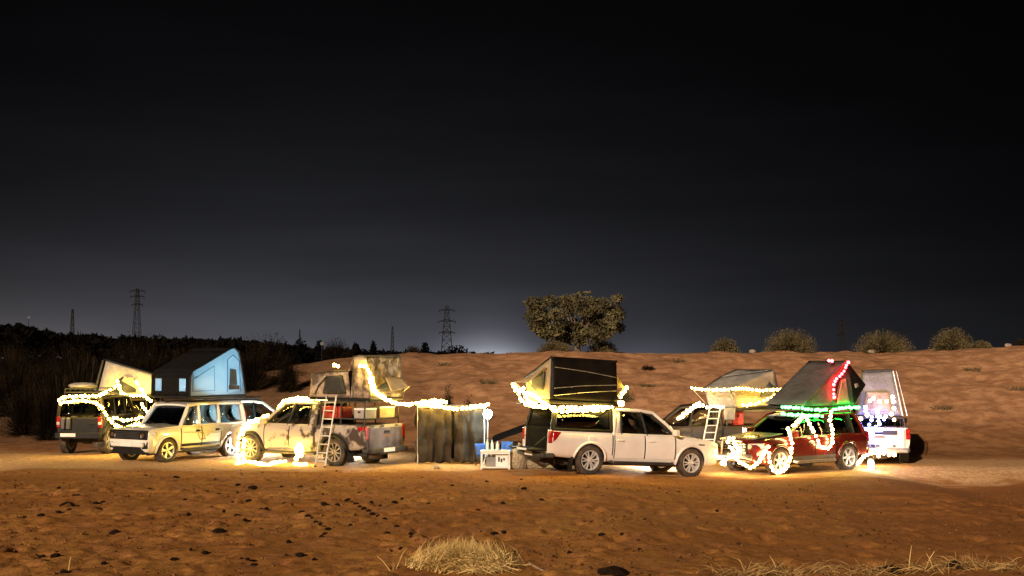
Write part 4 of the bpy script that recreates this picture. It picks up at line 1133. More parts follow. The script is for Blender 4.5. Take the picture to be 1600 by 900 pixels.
cloth(t, 'shell', 'canopy_black', d + Vector((-.06, -.05, .03)), c + Vector((.06, -.05, .02)), c2 + Vector((.06, .05, .02)), d2 + Vector((-.06, .05, .03)), .0, 45, solid=.06)
rod(t, 'strut', 'dark_steel', [a + Vector((-.12, -.02, 0)), d + Vector((-.10, -.02, 0))], .035)
pts = [Vector((lerp(a, b, .30 + .35 * (1 - math.cos(u)) / 2 * 1.2).x, -.03, lerp(a, b, .5).z + .03 + .55 * math.sin(u))) for u in np.linspace(0, math.pi, 13)]
mb = MB(); mb.add([p + Vector((0, 0, 0)) for p in pts], [tuple(range(13))]); mb.build('door_opening', 'mesh_window', t, solid=.012)
cloth(t, 'door_flap', 'tan_canvas', pts[5] + Vector((0, -.03, -.12)), pts[10] + Vector((.2, -.06, -.2)), pts[8] + Vector((.1, -.05, .05)), pts[6] + Vector((0, -.03, .02)), .03, 46)

# ---- tan fold-out tent behind, awnings spread
t = tent_root('roof_tent', 'tan fold-out tent with spread awnings behind the white pickup bonnet')
O = P(1158, 638, 39.0); t.location = O
def tp(px, py, Y): return P(px, py, Y) - O
nb, na, nr, nl = tp(1150, 637, 38.5), tp(1108, 636, 38.9), tp(1207, 634, 39.0), None
kl, kc, kr = tp(1101, 606, 38.9), tp(1143, 609, 38.45), tp(1214, 606, 39.0)
rl, rr_ = tp(1150, 579, 39.7), tp(1207, 579, 39.4); ml_ = tp(1126, 590, 39.4)
bl, br = tp(1116, 634, 40.2), tp(1205, 633, 40.4); bkl, bkr = tp(1112, 604, 40.2), tp(1212, 604, 40.4)
cloth(t, 'end_wall', 'light_grey_canvas', na, nb, kc, kl, .02, 51); cloth(t, 'side_wall', 'tan_canvas', nb, nr, kr, kc, .03, 52, 12, 8)
cloth(t, 'gable_wall', 'tan_canvas', kc, kr, rr_ + Vector((.02, 0, 0)), rr_, .02, 53)
cloth(t, 'roof', 'light_grey_canvas', kl, kc, rr_, ml_, .012, 54, solid=.02); cloth(t, 'roof', 'light_grey_canvas', ml_ + Vector((0, .02, .02)), rr_ + Vector((0, .02, .02)), rr_ + Vector((.02, .3, .02)), rl, .01, 55, solid=.02)
cloth(t, 'back_wall', 'tan_canvas', bl, br, bkr, bkl, .02, 56); cloth(t, 'roof', 'grey_canvas', bkl, bkr, rr_ + Vector((0, .3, 0)), rl, .01, 57)
cloth(t, 'end_wall', 'tan_canvas', nr, br, bkr, kr, .02, 58); cloth(t, 'end_wall', 'tan_canvas', kr, bkr, rr_ + Vector((.02, .3, 0)), rr_ + Vector((.02, 0, 0)), .01, 59)
cloth(t, 'end_wall', 'light_grey_canvas', na, bl, bkl, kl, .02, 60)
piece(t, 'base', 'black_trim', [na + Vector((-.05, -.05, -.07)), nb + Vector((0, -.06, -.07)), nr + Vector((.05, -.03, -.07)), br + Vector((.05, .05, -.07)), bl + Vector((-.05, .05, -.07))], (0, 0, .06), .01)
rod(t, 'roof_pole', 'dark_steel', [kl + Vector((0, 0, .01)), ml_ + Vector((0, 0, .03)), rl + Vector((0, 0, .03)), rr_ + Vector((.0, 0, .03)), rr_ + Vector((.08, 0, -.1)), kr + Vector((.02, 0, 0))], .02)
awl = cloth(t, 'awning', 'tan_canvas', tp(1080, 606, 38.7), tp(1140, 611, 37.9), kc, kl, .01, 61); awr = cloth(t, 'awning', 'tan_canvas', tp(1146, 611, 37.9), tp(1229, 606, 38.5), kr, kc, .01, 62)
for p, q_, w_ in ((tp(1080, 606, 38.7), na, awl), (tp(1140, 611, 37.9), nb, awl), (tp(1229, 606, 38.5), nr, awr)): rod(t, 'awning_pole', 'steel', [p, q_], .010, parent=w_)
cloth(t, 'window', 'grey_mesh', tp(1190, 604, 38.9), tp(1209, 604, 38.9), tp(1202, 596, 39.05), tp(1194, 597, 39.05), 0, 3, 3, 3)
cloth(t, 'window', 'mesh_window', tp(1186, 621, 38.55), tp(1206, 617, 38.65), tp(1207, 612, 38.6), tp(1190, 612, 38.5), 0, 3, 3, 3)
cloth(t, 'skirt', 'light_grey_canvas', tp(1132, 656, 38.42), tp(1148, 656, 38.42), tp(1149, 637, 38.45), tp(1130, 637, 38.47), .03, 63)
gp = on_ground(1102, 707)
ladder('ladder', 'metal ladder leaning from the tan tent beside the white pickup bonnet', P(1117, 640, 38.2), Vector((P(1100, 707, 37.4).x, 37.4, gh(P(1100, 707, 37.4).x, 37.4))), (1, 0.1, 0), .34, 8)

# ---- grey A-frame tent on the red SUV
t = tent_root('roof_tent', 'dark grey A-frame tent with red and green lights above the red SUV', red)
zb_ = 1.80; xf_, xr_, xp, yn, yf = .30, -1.85, -1.50, .72, -.62
piece(t, 'base', 'black_trim', [(xf_ + .03, yn + .03, zb_), (xr_ - .03, yn + .03, zb_), (xr_ - .03, yf - .03, zb_), (xf_ + .03, yf - .03, zb_)], (0, 0, .07), .02)
zb_ += .07; hp = 1.28
V_ = Vector
cloth(t, 'shell', 'grey_canvas', V_((xf_ + .03, yn + .04, zb_ + .05)), V_((xf_ + .03, yf - .04, zb_ + .05)), V_((xp, yf - .04, zb_ + hp)), V_((xp, yn + .04, zb_ + hp)), .006, 71, solid=.05)
for y in (yn, yf):
    cloth(t, 'gable_wall', 'grey_canvas', V_((xf_, y, zb_)), V_((xp + .55, y, zb_)), V_((xp + .02, y, zb_ + hp - .05)), V_((xf_ - .02, y, zb_ + .05)), .015, 72)
    cloth(t, 'gable_wall', 'grey_canvas', V_((xp + .55, y, zb_)), V_((xr_, y, zb_)), V_((xr_ + .06, y, zb_ + .75)), V_((xp + .02, y, zb_ + hp - .05)), .02, 73)
cloth(t, 'back_wall', 'dark_canvas', V_((xr_, yn, zb_)), V_((xr_, yf, zb_)), V_((xp - .05, yf, zb_ + hp - .02)), V_((xp - .05, yn, zb_ + hp - .02)), .02, 74)
cloth(t, 'door_opening', 'tan_canvas', V_((xp + .42, yn + .03, zb_ + .06)), V_((xp - .16, yn + .03, zb_ + .06)), V_((xp + .02, yn + .03, zb_ + .78)), V_((xp + .20, yn + .03, zb_ + .74)), .02, 75)
aw = cloth(t, 'rear_awning', 'dark_canvas', V_((xr_ - .50, yn + .02, zb_ + .58)), V_((xr_ - .50, yf, zb_ + .58)), V_((xp - .04, yf, zb_ + hp)), V_((xp - .04, yn + .02, zb_ + hp)), .01, 76, solid=.03)
cloth(t, 'rear_awning_side', 'dark_canvas', V_((xr_, yn + .02, zb_)), V_((xr_ - .5, yn + .02, zb_ + .56)), V_((xp - .06, yn + .02, zb_ + hp - .03)), V_((xr_ + .1, yn + .02, zb_ + .5)), .01, 77)
rod(t, 'awning_pole', 'steel', [V_((xr_ - .50, yn + .02, zb_ + .58)), V_((xr_, yn + .02, zb_ + .02))], .010, parent=aw)
cloth(t, 'vent', 'light_grey_canvas', V_((xr_ - .02, yn + .05, zb_ + .50)), V_((xr_ - .18, yn + .05, zb_ + .54)), V_((xr_ - .12, yn + .05, zb_ + .64)), V_((xr_ + .02, yn + .05, zb_ + .62)), 0, 3, 3, 3)

# ---- grey wedge tent on the right hand white pickup
t = tent_root('roof_tent', 'pale grey upright tent at the right end behind the red SUV', wht)
def wl_(px, py, x): return wht.loc(wht.on(px, py, 'x', x))
X0 = -2.3; X1 = -.9
a, b, c, d = wl_(1340, 648, X0), wl_(1409, 650, X0), wl_(1394, 580, X0 + .35), wl_(1350, 582, X0 + .35)
dv = V_((X1 - X0, 0, 0))
cloth(t, 'end_wall', 'light_grey_canvas', a, b, c, d, .02, 81, 10, 10)
cloth(t, 'side_wall', 'light_grey_canvas', b, b + dv, c + dv, c, .02, 82); cloth(t, 'side_wall', 'light_grey_canvas', a, a + dv, d + dv, d, .02, 83)
cloth(t, 'front_wall', 'light_grey_canvas', a + dv, b + dv, c + dv, d + dv, .02, 84)
cloth(t, 'roof', 'grey_canvas', d + V_((-.05, 0, .03)), c + V_((-.05, 0, .03)), c + dv + V_((.05, 0, .03)), d + dv + V_((.05, 0, .03)), .01, 85, solid=.05)
piece(t, 'base', 'black_trim', [a + V_((-.05, .05, -.06)), b + V_((-.05, -.05, -.06)), b + dv + V_((0, -.05, -.06)), a + dv + V_((0, .05, -.06))], (0, 0, .06), .01)
rod(t, 'frame_tube', 'steel', [b + V_((-.05, -.03, 0)), c + V_((-.05, -.03, 0))], .028); rod(t, 'frame_tube', 'steel', [b + V_((-.05, -.16, 0)), c + V_((-.05, -.12, 0))], .022)
q1 = lambda u, v: lerp(lerp(a, b, u), lerp(d, c, u), v) + V_((-.04, 0, 0))
cloth(t, 'door_panel', 'tan_canvas', q1(.12, .1), q1(.80, .1), q1(.76, .55), q1(.14, .55), .03, 86)
q = MB()
for sd_ in (1, -1):
    for x in (-2.5, -1.0): q.tube([(x, sd_ * .80, 1.12), (x, sd_ * .74, min(a.z, b.z) - .06)], .025, 6)
for x in (-2.5, -1.0): q.tube([(x, .74, min(a.z, b.z) - .06), (x, -.74, min(a.z, b.z) - .06)], .025, 6)
wht.part(q, 'bed_rack', 'dark_steel')

# ================================================================== STRING LIGHTS
BULB = {}
def bulb_mesh(kind, r):
    k = (kind, r)
    if k not in BULB:
        me = MB().lathe([(0, -r), (r * .72, -r * .7), (r, 0), (r * .72, r * .7), (0, r)], 8, 'z').mesh('bulb'); me.materials.append(M['bulb_' + kind]); BULB[k] = me
    return BULB[k]
def string_lights(label, paths, kind='warm', r=.034, gap=.085, jit=.018, mixk=None, group='string lights around the camp'):
    """paths: list of lists of world points; bulbs hang along each"""
    r *= 1.34; gap *= 1.10
    O = Vector(paths[0][0]); root = empty('string_lights', O); tag(root, label, 'string lights', group)
    for pts in paths:
        pts = [Vector(p) - O for p in pts]
        # resample with a Catmull-Rom curve
        dense = []
        for i in range(len(pts) - 1):
            p0, p1, p2, p3 = pts[max(i - 1, 0)], pts[i], pts[i + 1], pts[min(i + 2, len(pts) - 1)]
            m_ = max(3, int((p2 - p1).length / .04))
            for j in range(m_):
                u = j / m_
                dense.append(.5 * ((2 * p1) + (p2 - p0) * u + (2 * p0 - 5 * p1 + 4 * p2 - p3) * u * u + (3 * p1 - p0 - 3 * p2 + p3) * u ** 3))
        dense.append(pts[-1])
        if len(dense) > 2: MB().tube(dense[::2] + [dense[-1]], .006, 4).build('wire', 'wire', root)
        acc = 0.; prev = dense[0]
        for p in dense:
            acc += (p - prev).length; prev = p
            if acc >= gap or p is dense[0]:
                acc = 0.
                k = kind if not mixk or random.random() > .45 else random.choice(mixk)
                share('bulb', bulb_mesh(k, r), root, p + Vector((random.uniform(-jit, jit), random.uniform(-jit, jit), random.uniform(-jit, jit) - r * .5)), None, random.uniform(.85, 1.15))
    return root

# far left vehicle
def dk(px, py, x=None): return drk.on(px, py, 'x', (drk.sx[0] - .14) if x is None else x)
string_lights('warm string along the roof edge of the dark boxy off-roader', [[dk(92, 624), dk(105, 619), dk(130, 618), dk(152, 617), dk(166, 612)], [dk(94, 629), dk(120, 625), dk(148, 627), dk(160, 637), dk(168, 650), dk(178, 661), dk(188, 666)]])
string_lights('warm string looping over the pale wedge tent door', [[P(160, 614, 41.9), P(180, 604, 42.0), P(184, 595, 42.1)], [P(186, 602, 42.05), P(190, 612, 42.0), P(200, 619, 42.)], [P(214, 596, 42.1), P(222, 610, 42.0), P(232, 622, 41.9), P(238, 627, 41.9)], [P(190, 615, 42.), P(210, 617, 42.0), P(226, 618, 42.)]])
string_lights('warm string bundled in the gap behind the cream SUV bonnet', [[P(178, 652, 39.6), P(196, 656, 39.6), P(214, 653, 39.6), P(232, 650, 39.6)], [P(180, 663, 39.5), P(196, 667, 39.5), P(212, 662, 39.5), P(230, 658, 39.5)], [P(222, 630, 39.8), P(228, 640, 39.7), P(235, 648, 39.6)]])
# muddy pickup
def mn(px, py, y=1.0): return mud.on(px, py, 'y', y)
string_lights('warm string around the front wheel of the muddy pickup', [[mn(388, 663), mn(378, 672), mn(373, 690), mn(371, 706), mn(374, 718), mn(384, 724)], [mn(378, 668), mn(381, 685), mn(380, 700), mn(381, 716)]])
string_lights('warm string along the bonnet edge of the muddy pickup', [[mn(380, 664, .8), mn(395, 657, .75), mn(408, 652, .72), mn(418, 648, .72)]])
gl = []
for px in range(370, 482, 10): q_ = on_ground(px, 725.5 + 2.5 * math.sin(px * .11)); gl.append(q_ + Vector((0, 0, .05)))
string_lights('warm string lying on the sand below the muddy pickup', [gl[:9], gl[9:]])
string_lights('warm string cluster hanging from the door of the muddy pickup', [[mn(466, 695), mn(463, 702), mn(467, 709), mn(463, 716)], [mn(471, 697), mn(472, 703), mn(469, 711)]], r=.045)
string_lights('warm string along the cab roof of the muddy pickup', [[mn(434, 637, .75), mn(443, 626, .74), mn(460, 622, .72), mn(480, 623, .72), mn(498, 622, .72), mn(510, 625, .74)], [mn(452, 625, .76), mn(472, 620, .76), mn(490, 625, .76)]])
def mt(px, py, d=.3): return mud.on(px, py, 'x', -2.72 - d)
string_lights('warm string trailing down the beige tent', [[mn(523, 570, .9), mn(530, 571, .9)], [mn(562, 571, .9), mn(572, 572, .9), mn(578, 580, .92), mn(583, 595, .92), mt(584, 604, .1), mt(590, 612, .1), mt(602, 622, .1), mt(620, 629, .1), mt(640, 631, .1)], [mt(578, 590, .12), mt(582, 606, .12), mt(596, 618, .12), mt(612, 627, .12)]])

# ================================================================== CAMP THINGS
# ---- curtain enclosure
YC = 35.9
O = P(705, 730, YC); O.z = gh(O.x, YC)
cur = empty('curtain_enclosure', O); tag(cur, 'two brown cloth curtains hung around a pole frame beside the muddy pickup', 'curtain')
def cl(px, py, Y=YC): return P(px, py, Y) - O
ztop = cl(705, 636).z
xl, xm_, xr2 = cl(653, 636).x, cl(707, 636).x, cl(757, 636).x
dep = 1.25
for x in (xl, xr2):
    for y in (0, dep): rod(cur, 'post', 'pole', [(x, y, -.03), (x, y, ztop + .06)], .018)
for y in (0, dep): rod(cur, 'top_bar', 'pole', [(xl, y, ztop), (xr2, y, ztop)], .014)
for x in (xl, xr2): rod(cur, 'top_bar', 'pole', [(x, 0, ztop), (x, dep, ztop)], .014)
def curtain(p, q, folds, seed, z0=.05, gather=.0):
    p, q = Vector(p), Vector(q); nu, nv = 56, 18; vs_ = []; L = (q - p).length; nrm = Vector((-(q - p).y, (q - p).x, 0)).normalized()
    for j in range(nv + 1):
        v = j / nv
        for i in range(nu + 1):
            u = i / nu
            uu = u + gather * (1 - v) * math.sin(math.pi * u) * (.5 - u)
            fo = math.sin(2 * math.pi * folds * u + 1.5 * float(vnoise(u * 4, v * 2.2, seed)) * 3 + .9 * v + seed) * (.06 - .03 * v)
            fo += .20 * float(vnoise(u * 3.0 + v * 2.1, v * 2.6 - u * 1.8, seed + 1)) + .07 * float(vnoise(u * 9 + v * 4, v * 8 - u * 3, seed + 2))
            z = z0 + (ztop - z0) * v - .05 * (1 - abs(math.cos(math.pi * folds * .5 * u))) * v + (.05 * float(vnoise(u * 8, 0, seed)) if j == 0 else 0)
            pos = p * (1 - uu) + q * uu + nrm * fo; vs_.append((pos.x, pos.y, z))
    fs = [(j * (nu + 1) + i, j * (nu + 1) + i + 1, (j + 1) * (nu + 1) + i + 1, (j + 1) * (nu + 1) + i) for j in range(nv) for i in range(nu)]
    return MB().add(vs_, fs).build('curtain', 'curtain', cur, solid=.008, ang=80)
curtain((xl, -.03, 0), (xm_ - .03, -.03, 0), 3, 3, gather=.35); curtain((xm_ + .05, -.03, 0), (xr2, -.03, 0), 2, 8, gather=.2)
curtain((xl, dep, 0), (xr2, dep, 0), 8, 12); curtain((xl, .03, 0), (xl, dep, 0), 4, 14); curtain((xr2, .03, 0), (xr2, dep, 0), 4, 17)
string_lights('warm string swagged along the top of the brown curtains', [[P(638, 631, YC - .1), P(656, 629, YC - .12), P(680, 631, YC - .12), P(700, 636, YC - .12), P(722, 637, YC - .12), P(745, 633, YC - .12), P(762, 631, YC - .12)], [P(660, 630, YC - .15), P(685, 634, YC - .15), P(712, 638, YC - .15), P(740, 635, YC - .15), P(764, 632, YC - .15)], [P(660, 626, YC), P(682, 625, YC + .4), P(697, 627, YC + .8)]], r=.036)

# ---- lantern on a pole
Lp = P(762, 647, 35.3); gz0 = gh(Lp.x, 35.3)
lan = empty('pole_lantern', (Lp.x, 35.3, gz0)); tag(lan, 'bright white globe lantern on a thin pole beside the curtains', 'lantern')
hL = Lp.z - gz0
rod(lan, 'pole', 'pole', [(0, 0, -.05), (0, 0, hL - .12)], .022)
MB().lathe([(0, -.13), (.07, -.115), (.115, -.05), (.125, .0), (.115, .05), (.07, .115), (0, .13)], 18, 'z', (0, 0, hL)).build('globe', 'lantern_cool', lan)
MB().lathe([(.05, -.14), (.06, -.10), (.04, -.09)], 12, 'z', (0, 0, hL)).build('socket', 'plastic_white', lan)
for a in (0, 2.1, 4.2): rod(lan, 'leg', 'pole', [(0, 0, .45), (.3 * math.cos(a), .3 * math.sin(a), .0)], .012)

# ---- assumed or added lanterns on the ground inside the circle of vehicles
def added_ground_lantern(label, x, y, s=1.0, z=.0, m='lantern_assumed'):
    g0 = gh(x, y) + z
    o = empty('added_lantern', (x, y, g0)); tag(o, label, 'lantern', 'assumed or added lanterns inside the circle of vehicles')
    MB().lathe([(.10, 0), (.11, .03), (.08, .06), (.07, .08)], 16, 'z').build('base', 'plastic_white', o)
    MB().lathe([(.065 * s, .08), (.075 * s, .12), (.075 * s, .24), (.065 * s, .28)], 16, 'z').build('glow_tube', m, o)
    MB().lathe([(.08, .285), (.10, .30), (.05, .36), (0, .37)], 16, 'z').build('cap', 'plastic_white', o)
    rod(o, 'handle', 'pole', [(.09, 0, .29), (.07, 0, .42), (0, 0, .47), (-.07, 0, .42), (-.09, 0, .29)], .008)
    return o
added_ground_lantern('assumed white lantern hidden on the sand behind the muddy pickup', -5.0, 39.0)  # unseen lamp, assumed here to brighten the sand under the pickup
added_ground_lantern('assumed white lantern hidden on the sand behind the white pickup', 4.1, 36.4)  # assumed from the bright sand below this pickup; the lamp itself is unseen
added_ground_lantern('assumed white lantern hidden on the sand behind the cream SUV', -8.2, 39.4)  # another assumed lamp out of sight, lighting the sand around the SUV
added_ground_lantern('added lantern on the sand between the red SUV and the white pickup tail', 10.45, 36.2, m='lantern_added')  # added to brighten the sand strip at this end of camp

# ---- white shelf table with bottles and boxes
tp0 = on_ground(774, 733)
tab = empty('camp_table', tp0); tag(tab, 'white slatted camp table piled with bottles beside the lantern', 'table')
W_, Dp, Ht = .82, .5, .50
for z in (Ht, .06):
    for k in range(5): MB().box((0, -Dp / 2 + (k + .5) * Dp / 5, z), (W_, Dp / 5 - .012, .03)).build('slat', 'plastic_white', tab, bevel=.006)
for sx in (-1, 1):
    for sy in (-1, 1): MB().box((sx * (W_ / 2 - .03), sy * (Dp / 2 - .03), Ht / 2), (.04, .04, Ht)).build('leg', 'plastic_white', tab, bevel=.006)
    MB().box((sx * (W_ / 2 - .03), 0, Ht - .05), (.03, Dp - .08, .05)).build('rail', 'plastic_white', tab, bevel=.005)
for sy in (-1, 1): MB().box((0, sy * (Dp / 2 - .03), Ht - .05), (W_ - .1, .03, .05)).build('rail', 'plastic_white', tab, bevel=.005)
def bottle(label, x, y, z, h=.3, r=.042, m='bottle'):
    o = MB().lathe([(r * .9, 0), (r, .02), (r, h * .6), (r * .45, h * .8), (r * .4, h * .93)], 12, 'z').build('bottle', m)
    o.location = tp0 + Vector((x, y, z)); tag(o, label, 'bottle', 'bottles on the camp table')
    MB().lathe([(r * .5, h * .93), (r * .5, h)], 10, 'z').build('cap', 'plastic_blue', o)
bottle('tall clear bottle at the lantern end of the camp table', -.22, -.05, Ht + .016, .34)
bottle('clear bottle in the middle of the camp table', -.09, .02, Ht + .016, .30); bottle('squat clear bottle nearest the sacks on the camp table', .06, -.04, Ht + .016, .27, .05)
cb = MB().box((0, 0, .17), (.34, .28, .34)).build('carton', 'plastic_white', None, bevel=.01); cb.location = tp0 + Vector((.18, .02, .076)); tag(cb, 'white printed carton on the lower shelf of the camp table', 'box')
pr_ = MB()
for i in range(3): pr_.box((-.08 + .07 * i, -.143, .2 - .03 * (i % 2)), (.05, .004, .13 - .03 * i))
pr_.build('print', 'print_dark', cb)
cb = MB().box((0, 0, .13), (.26, .25, .26)).build('carton', 'light_grey_canvas', None, bevel=.01); cb.location = tp0 + Vector((-.12, .05, .076)); tag(cb, 'small grey carton on the lower shelf of the camp table', 'box')
MB().box((0, 0, .265), (.27, .05, .01)).build('tape', 'plastic_white', cb)
def chair(label, x, y, yaw, m='plastic_blue'):
    o = empty('camp_chair', (x, y, gh(x, y)), (0, 0, yaw)); o.scale = (.70,) * 3; tag(o, label, 'chair', 'folding camp chairs')
    cloth(o, 'seat', m, (-.24, -.22, .40), (.24, -.22, .40), (.24, .22, .36), (-.24, .22, .36), .0, 2, 6, 6, sag=.05)
    cloth(o, 'backrest', m, (-.25, .22, .42), (.25, .22, .42), (.27, .34, .90), (-.27, .34, .90), .0, 3, 6, 6, sag=.03)
    for sx in (-1, 1):
        rod(o, 'leg', 'dark_steel', [(sx * .27, -.24, 0), (sx * .25, .24, .42), (sx * .27, .35, .92)], .013); rod(o, 'leg', 'dark_steel', [(sx * .27, .28, 0), (sx * .25, -.22, .42)], .013)
        rod(o, 'armrest', 'dark_steel', [(sx * .27, -.22, .60), (sx * .27, .28, .62)], .016)
chair('blue folding camp chair behind the white table', -.78, 35.3, .5); chair('blue folding camp chair nearer the open tailgate', -.25, 36.1, -.5)
def lump(name, label, cat, p, s, m, seed, squash=.7):
    mb = bmesh.new(); bmesh.ops.create_icosphere(mb, subdivisions=3, radius=1)
    for v in mb.verts:
        k = 1 + .28 * float(vnoise(v.co.x * 1.6 + seed, v.co.y * 1.6 + v.co.z * 1.3, seed)) + .12 * float(vnoise(v.co.x * 4 + seed, v.co.z * 4 + v.co.y * 3, seed + 1))
        v.co *= k; v.co.z = max(v.co.z, -.75)
    me = bpy.data.meshes.new(name); mb.to_mesh(me); mb.free()
    me.polygons.foreach_set('use_smooth', [True] * len(me.polygons)); me.materials.append(M[m])
    o = bpy.data.objects.new(name, me); COL.objects.link(o); o.scale = s; o.location = Vector(p) + Vector((0, 0, s[2] * .7)); o.rotation_euler = (0, 0, seed * 1.3)
    if label: tag(o, label, cat)
    return o
sp_ = on_ground(812, 733); sk = lump('sack', 'bulging beige sack standing beside the white camp table', 'sack', sp_, (.29, .25, .36), 'sack', 3)
MB().tube([(-.1, 0, .95), (0, 0, 1.15), (.12, .05, 1.2)], .16, 8).build('tied_neck', 'sack', sk)
sp_ = on_ground(838, 732); lump('sack', 'low slumped beige sack behind the white pickup rear wheel', 'sack', sp_, (.34, .24, .22), 'sack', 5)
sp_ = on_ground(843, 724); lump('plastic_bag', 'crumpled white bag on the sand under the open tailgate', 'bag', sp_, (.17, .15, .12), 'plastic_white', 9)
# dark tarp shelter behind
O = Vector((P(795, 690, 41.).x, 41., 0)); O.z = gh(O.x, O.y)
tr_ = empty('tarp_shelter', O); tag(tr_, 'dark low tarp shelter behind the camp chairs', 'tarp')
def tq(px, py, Y): return P(px, py, Y) - O
A_, B_, C_, D_ = tq(764, 693, 40.2), tq(838, 668, 40.2), tq(842, 655, 41.6), tq(772, 680, 41.8)
cloth(tr_, 'tarp', 'dark_canvas', A_, B_, C_, D_, .06, 91, 14, 10, sag=.06)
for p in (A_, B_, C_, D_): rod(tr_, 'pole', 'dark_steel', [(p.x, p.y, -.03), p], .015)
# red storage box, boxes and gear on vehicles
def gear(name, label, cat, pos, size, m, rz=0, lid=None):
    o = MB().box((0, 0, size[2] / 2), size).build(name, m, None, bevel=.025); o.location = pos; o.rotation_euler = (0, 0, rz); tag(o, label, cat)
    MB().box((0, 0, size[2] + .005), (size[0] * 1.02, size[1] * 1.02, .05)).build('lid', lid or m, o, bevel=.012)
    for sy in (-1, 1): MB().box((0, sy * (size[1] / 2 + .012), size[2] * .7), (size[0] * .2, .03, .05)).build('latch', 'black_trim', o, bevel=.006)
    return o
yaw_m = mud.root.rotation_euler.z; yaw_t = tan.root.rotation_euler.z
MB_pl = MB().box((-1.8, 0, 1.34), (1.7, 1.5, .03)).build('bed_deck', 'black_trim', mud.root, bevel=.005)
gear('storage_box', 'red storage box on the bed of the muddy pickup', 'storage box', mud.W(-1.38, .52, 1.358), (.78, .42, .30), 'red_plastic', yaw_m)
gear('storage_box', 'pale storage box at the tail of the muddy pickup bed', 'storage box', mud.W(-2.36, .45, 1.358), (.40, .52, .27), 'pale_canvas', yaw_m, 'plastic_white')
gear('storage_box', 'tan storage box at the far corner of the muddy pickup bed', 'storage box', mud.W(-2.34, -.34, 1.358), (.42, .70, .29), 'tan_canvas', yaw_m, 'plastic_white')
gear('fuel_can', 'red fuel can on the bed of the dark pickup below the tan tent', 'fuel can', tan.W(-1.35, .45, 1.155), (.34, .30, .40), 'red_plastic', yaw_t)
rb = MB().lathe([(.0, .0), (.40, .0), (.46, .05), (.44, .10), (.30, .15), (0, .17)], 24, 'z').build('roof_pod', 'pale_canvas', None, ang=60); rb.location = drk.W(-1.2, .20, 2.12); rb.scale = (1.0, .9, 1); tag(rb, 'round pale cover lying on the rack of the dark boxy off-roader', 'cover')
MB().tube([(.43 * math.cos(a), .43 * math.sin(a), .045) for a in np.linspace(0, 2 * math.pi, 25)], .02, 6).build('strap', 'black_trim', rb)

# ---- strings of the right half
def hr(px, py, y=-1.0): return hil.on(px, py, 'y', y)
def hx(px, py, x=-2.85): return hil.on(px, py, 'x', x)
string_lights('warm string under the black wedge tent along the canopy of the white pickup', [[hr(862, 636, -.84), hr(880, 635, -.84), hr(900, 636, -.84), hr(920, 635, -.84), hr(940, 635, -.84), hr(958, 634, -.82)], [hr(864, 640, -.86), hr(890, 641, -.86), hr(920, 640, -.86), hr(946, 640, -.86)]], kind='warm')
string_lights('warm string crossing the tan end of the black wedge tent', [[hx(803, 600, -3.2), hx(812, 608, -3.0), hx(824, 612), hx(838, 620), hx(850, 628), hx(858, 633)], [hx(803, 603, -3.2), hx(812, 618, -3.0), hx(819, 628), hx(832, 633), hx(846, 634), hx(856, 635)], [hx(818, 606, -3.0), hx(824, 622), hx(836, 630)]])
string_lights('warm string on the cab end of the black wedge tent', [[hil.on(980, 604, 'x', -.35), hil.on(974, 612, 'x', -.4), hil.on(968, 620, 'x', -.45)]])
string_lights('single warm bulb at the cab roof of the white pickup', [[hr(969, 627, -.7), hr(972, 628, -.7), hr(974, 627, -.7)]], r=.055, gap=.05)
string_lights('amber string spread along the awning edges of the tan tent', [[P(1081, 605, 38.6), P(1100, 607, 38.3), P(1120, 608, 38.05), P(1140, 607, 37.85), P(1160, 606, 37.95), P(1185, 609, 38.15), P(1210, 608, 38.35), P(1228, 605, 38.45)], [P(1228, 607, 38.4), P(1212, 616, 38.45), P(1195, 624, 38.4), P(1178, 630, 38.4), P(1160, 633, 38.4)]], kind='warm', r=.03)
string_lights('amber string from the tan tent down over the dark pickup', [[P(1060, 653, 38.2), P(1072, 642, 38.2), P(1084, 633, 38.2), P(1095, 628, 38.2)], [P(1064, 652, 38.1), P(1078, 640, 38.1), P(1092, 632, 38.1)], [P(1098, 632, 38.3), P(1106, 636, 38.3), P(1114, 631, 38.3)], [P(1117, 634, 38.2), P(1132, 634, 38.2)]], kind='amber', r=.034)
def rn(px, py, y=1.0): return red.on(px, py, 'y', y)
def rx(px, py, x=2.46): return red.on(px, py, 'x', x)
string_lights('green string along the base of the A-frame tent', [[rn(1222, 635, .82), rn(1240, 636, .82), rn(1265, 638, .82), rn(1292, 640, .82)], [rn(1302, 638, .82), rn(1322, 636, .82), rn(1345, 636, .82)], [rn(1222, 645, .74), rn(1245, 647, .74), rn(1272, 648, .74), rn(1288, 649, .74)]], kind='green', r=.030)
string_lights('red string down the ridge edge of the A-frame tent', [[rn(1326, 566, .84), rn(1318, 578, .84), rn(1308, 591, .84), rn(1303, 600, .84), rn(1302, 612, .84), rn(1303, 622, .84)], [rn(1295, 563, .6), rn(1298, 562, .6), rn(1301, 563, .6)]], kind='red', r=.032)
string_lights('warm string hanging in a deep loop on the red SUV doors', [[rn(1260, 650), rn(1266, 662), rn(1273, 676), rn(1280, 692), rn(1288, 699), rn(1296, 697), rn(1301, 688), rn(1300, 672), rn(1297, 656), rn(1298, 642)]], kind='amber', r=.034, gap=.10)
string_lights('warm string on the windscreen pillar of the red SUV', [[rn(1238, 664, .88), rn(1246, 657, .82), rn(1253, 650, .76)], [rn(1240, 665, .9), rn(1248, 657, .86), rn(1256, 649, .8)]], kind='amber', r=.028)
string_lights('warm string looped around the front wheel of the red SUV', [[rn(1231, 668), rn(1236, 684), rn(1237, 704), rn(1233, 722), rn(1226, 733), rn(1215, 738), rn(1206, 730), rn(1202, 716), rn(1201, 703)]], kind='amber', r=.034, gap=.09)
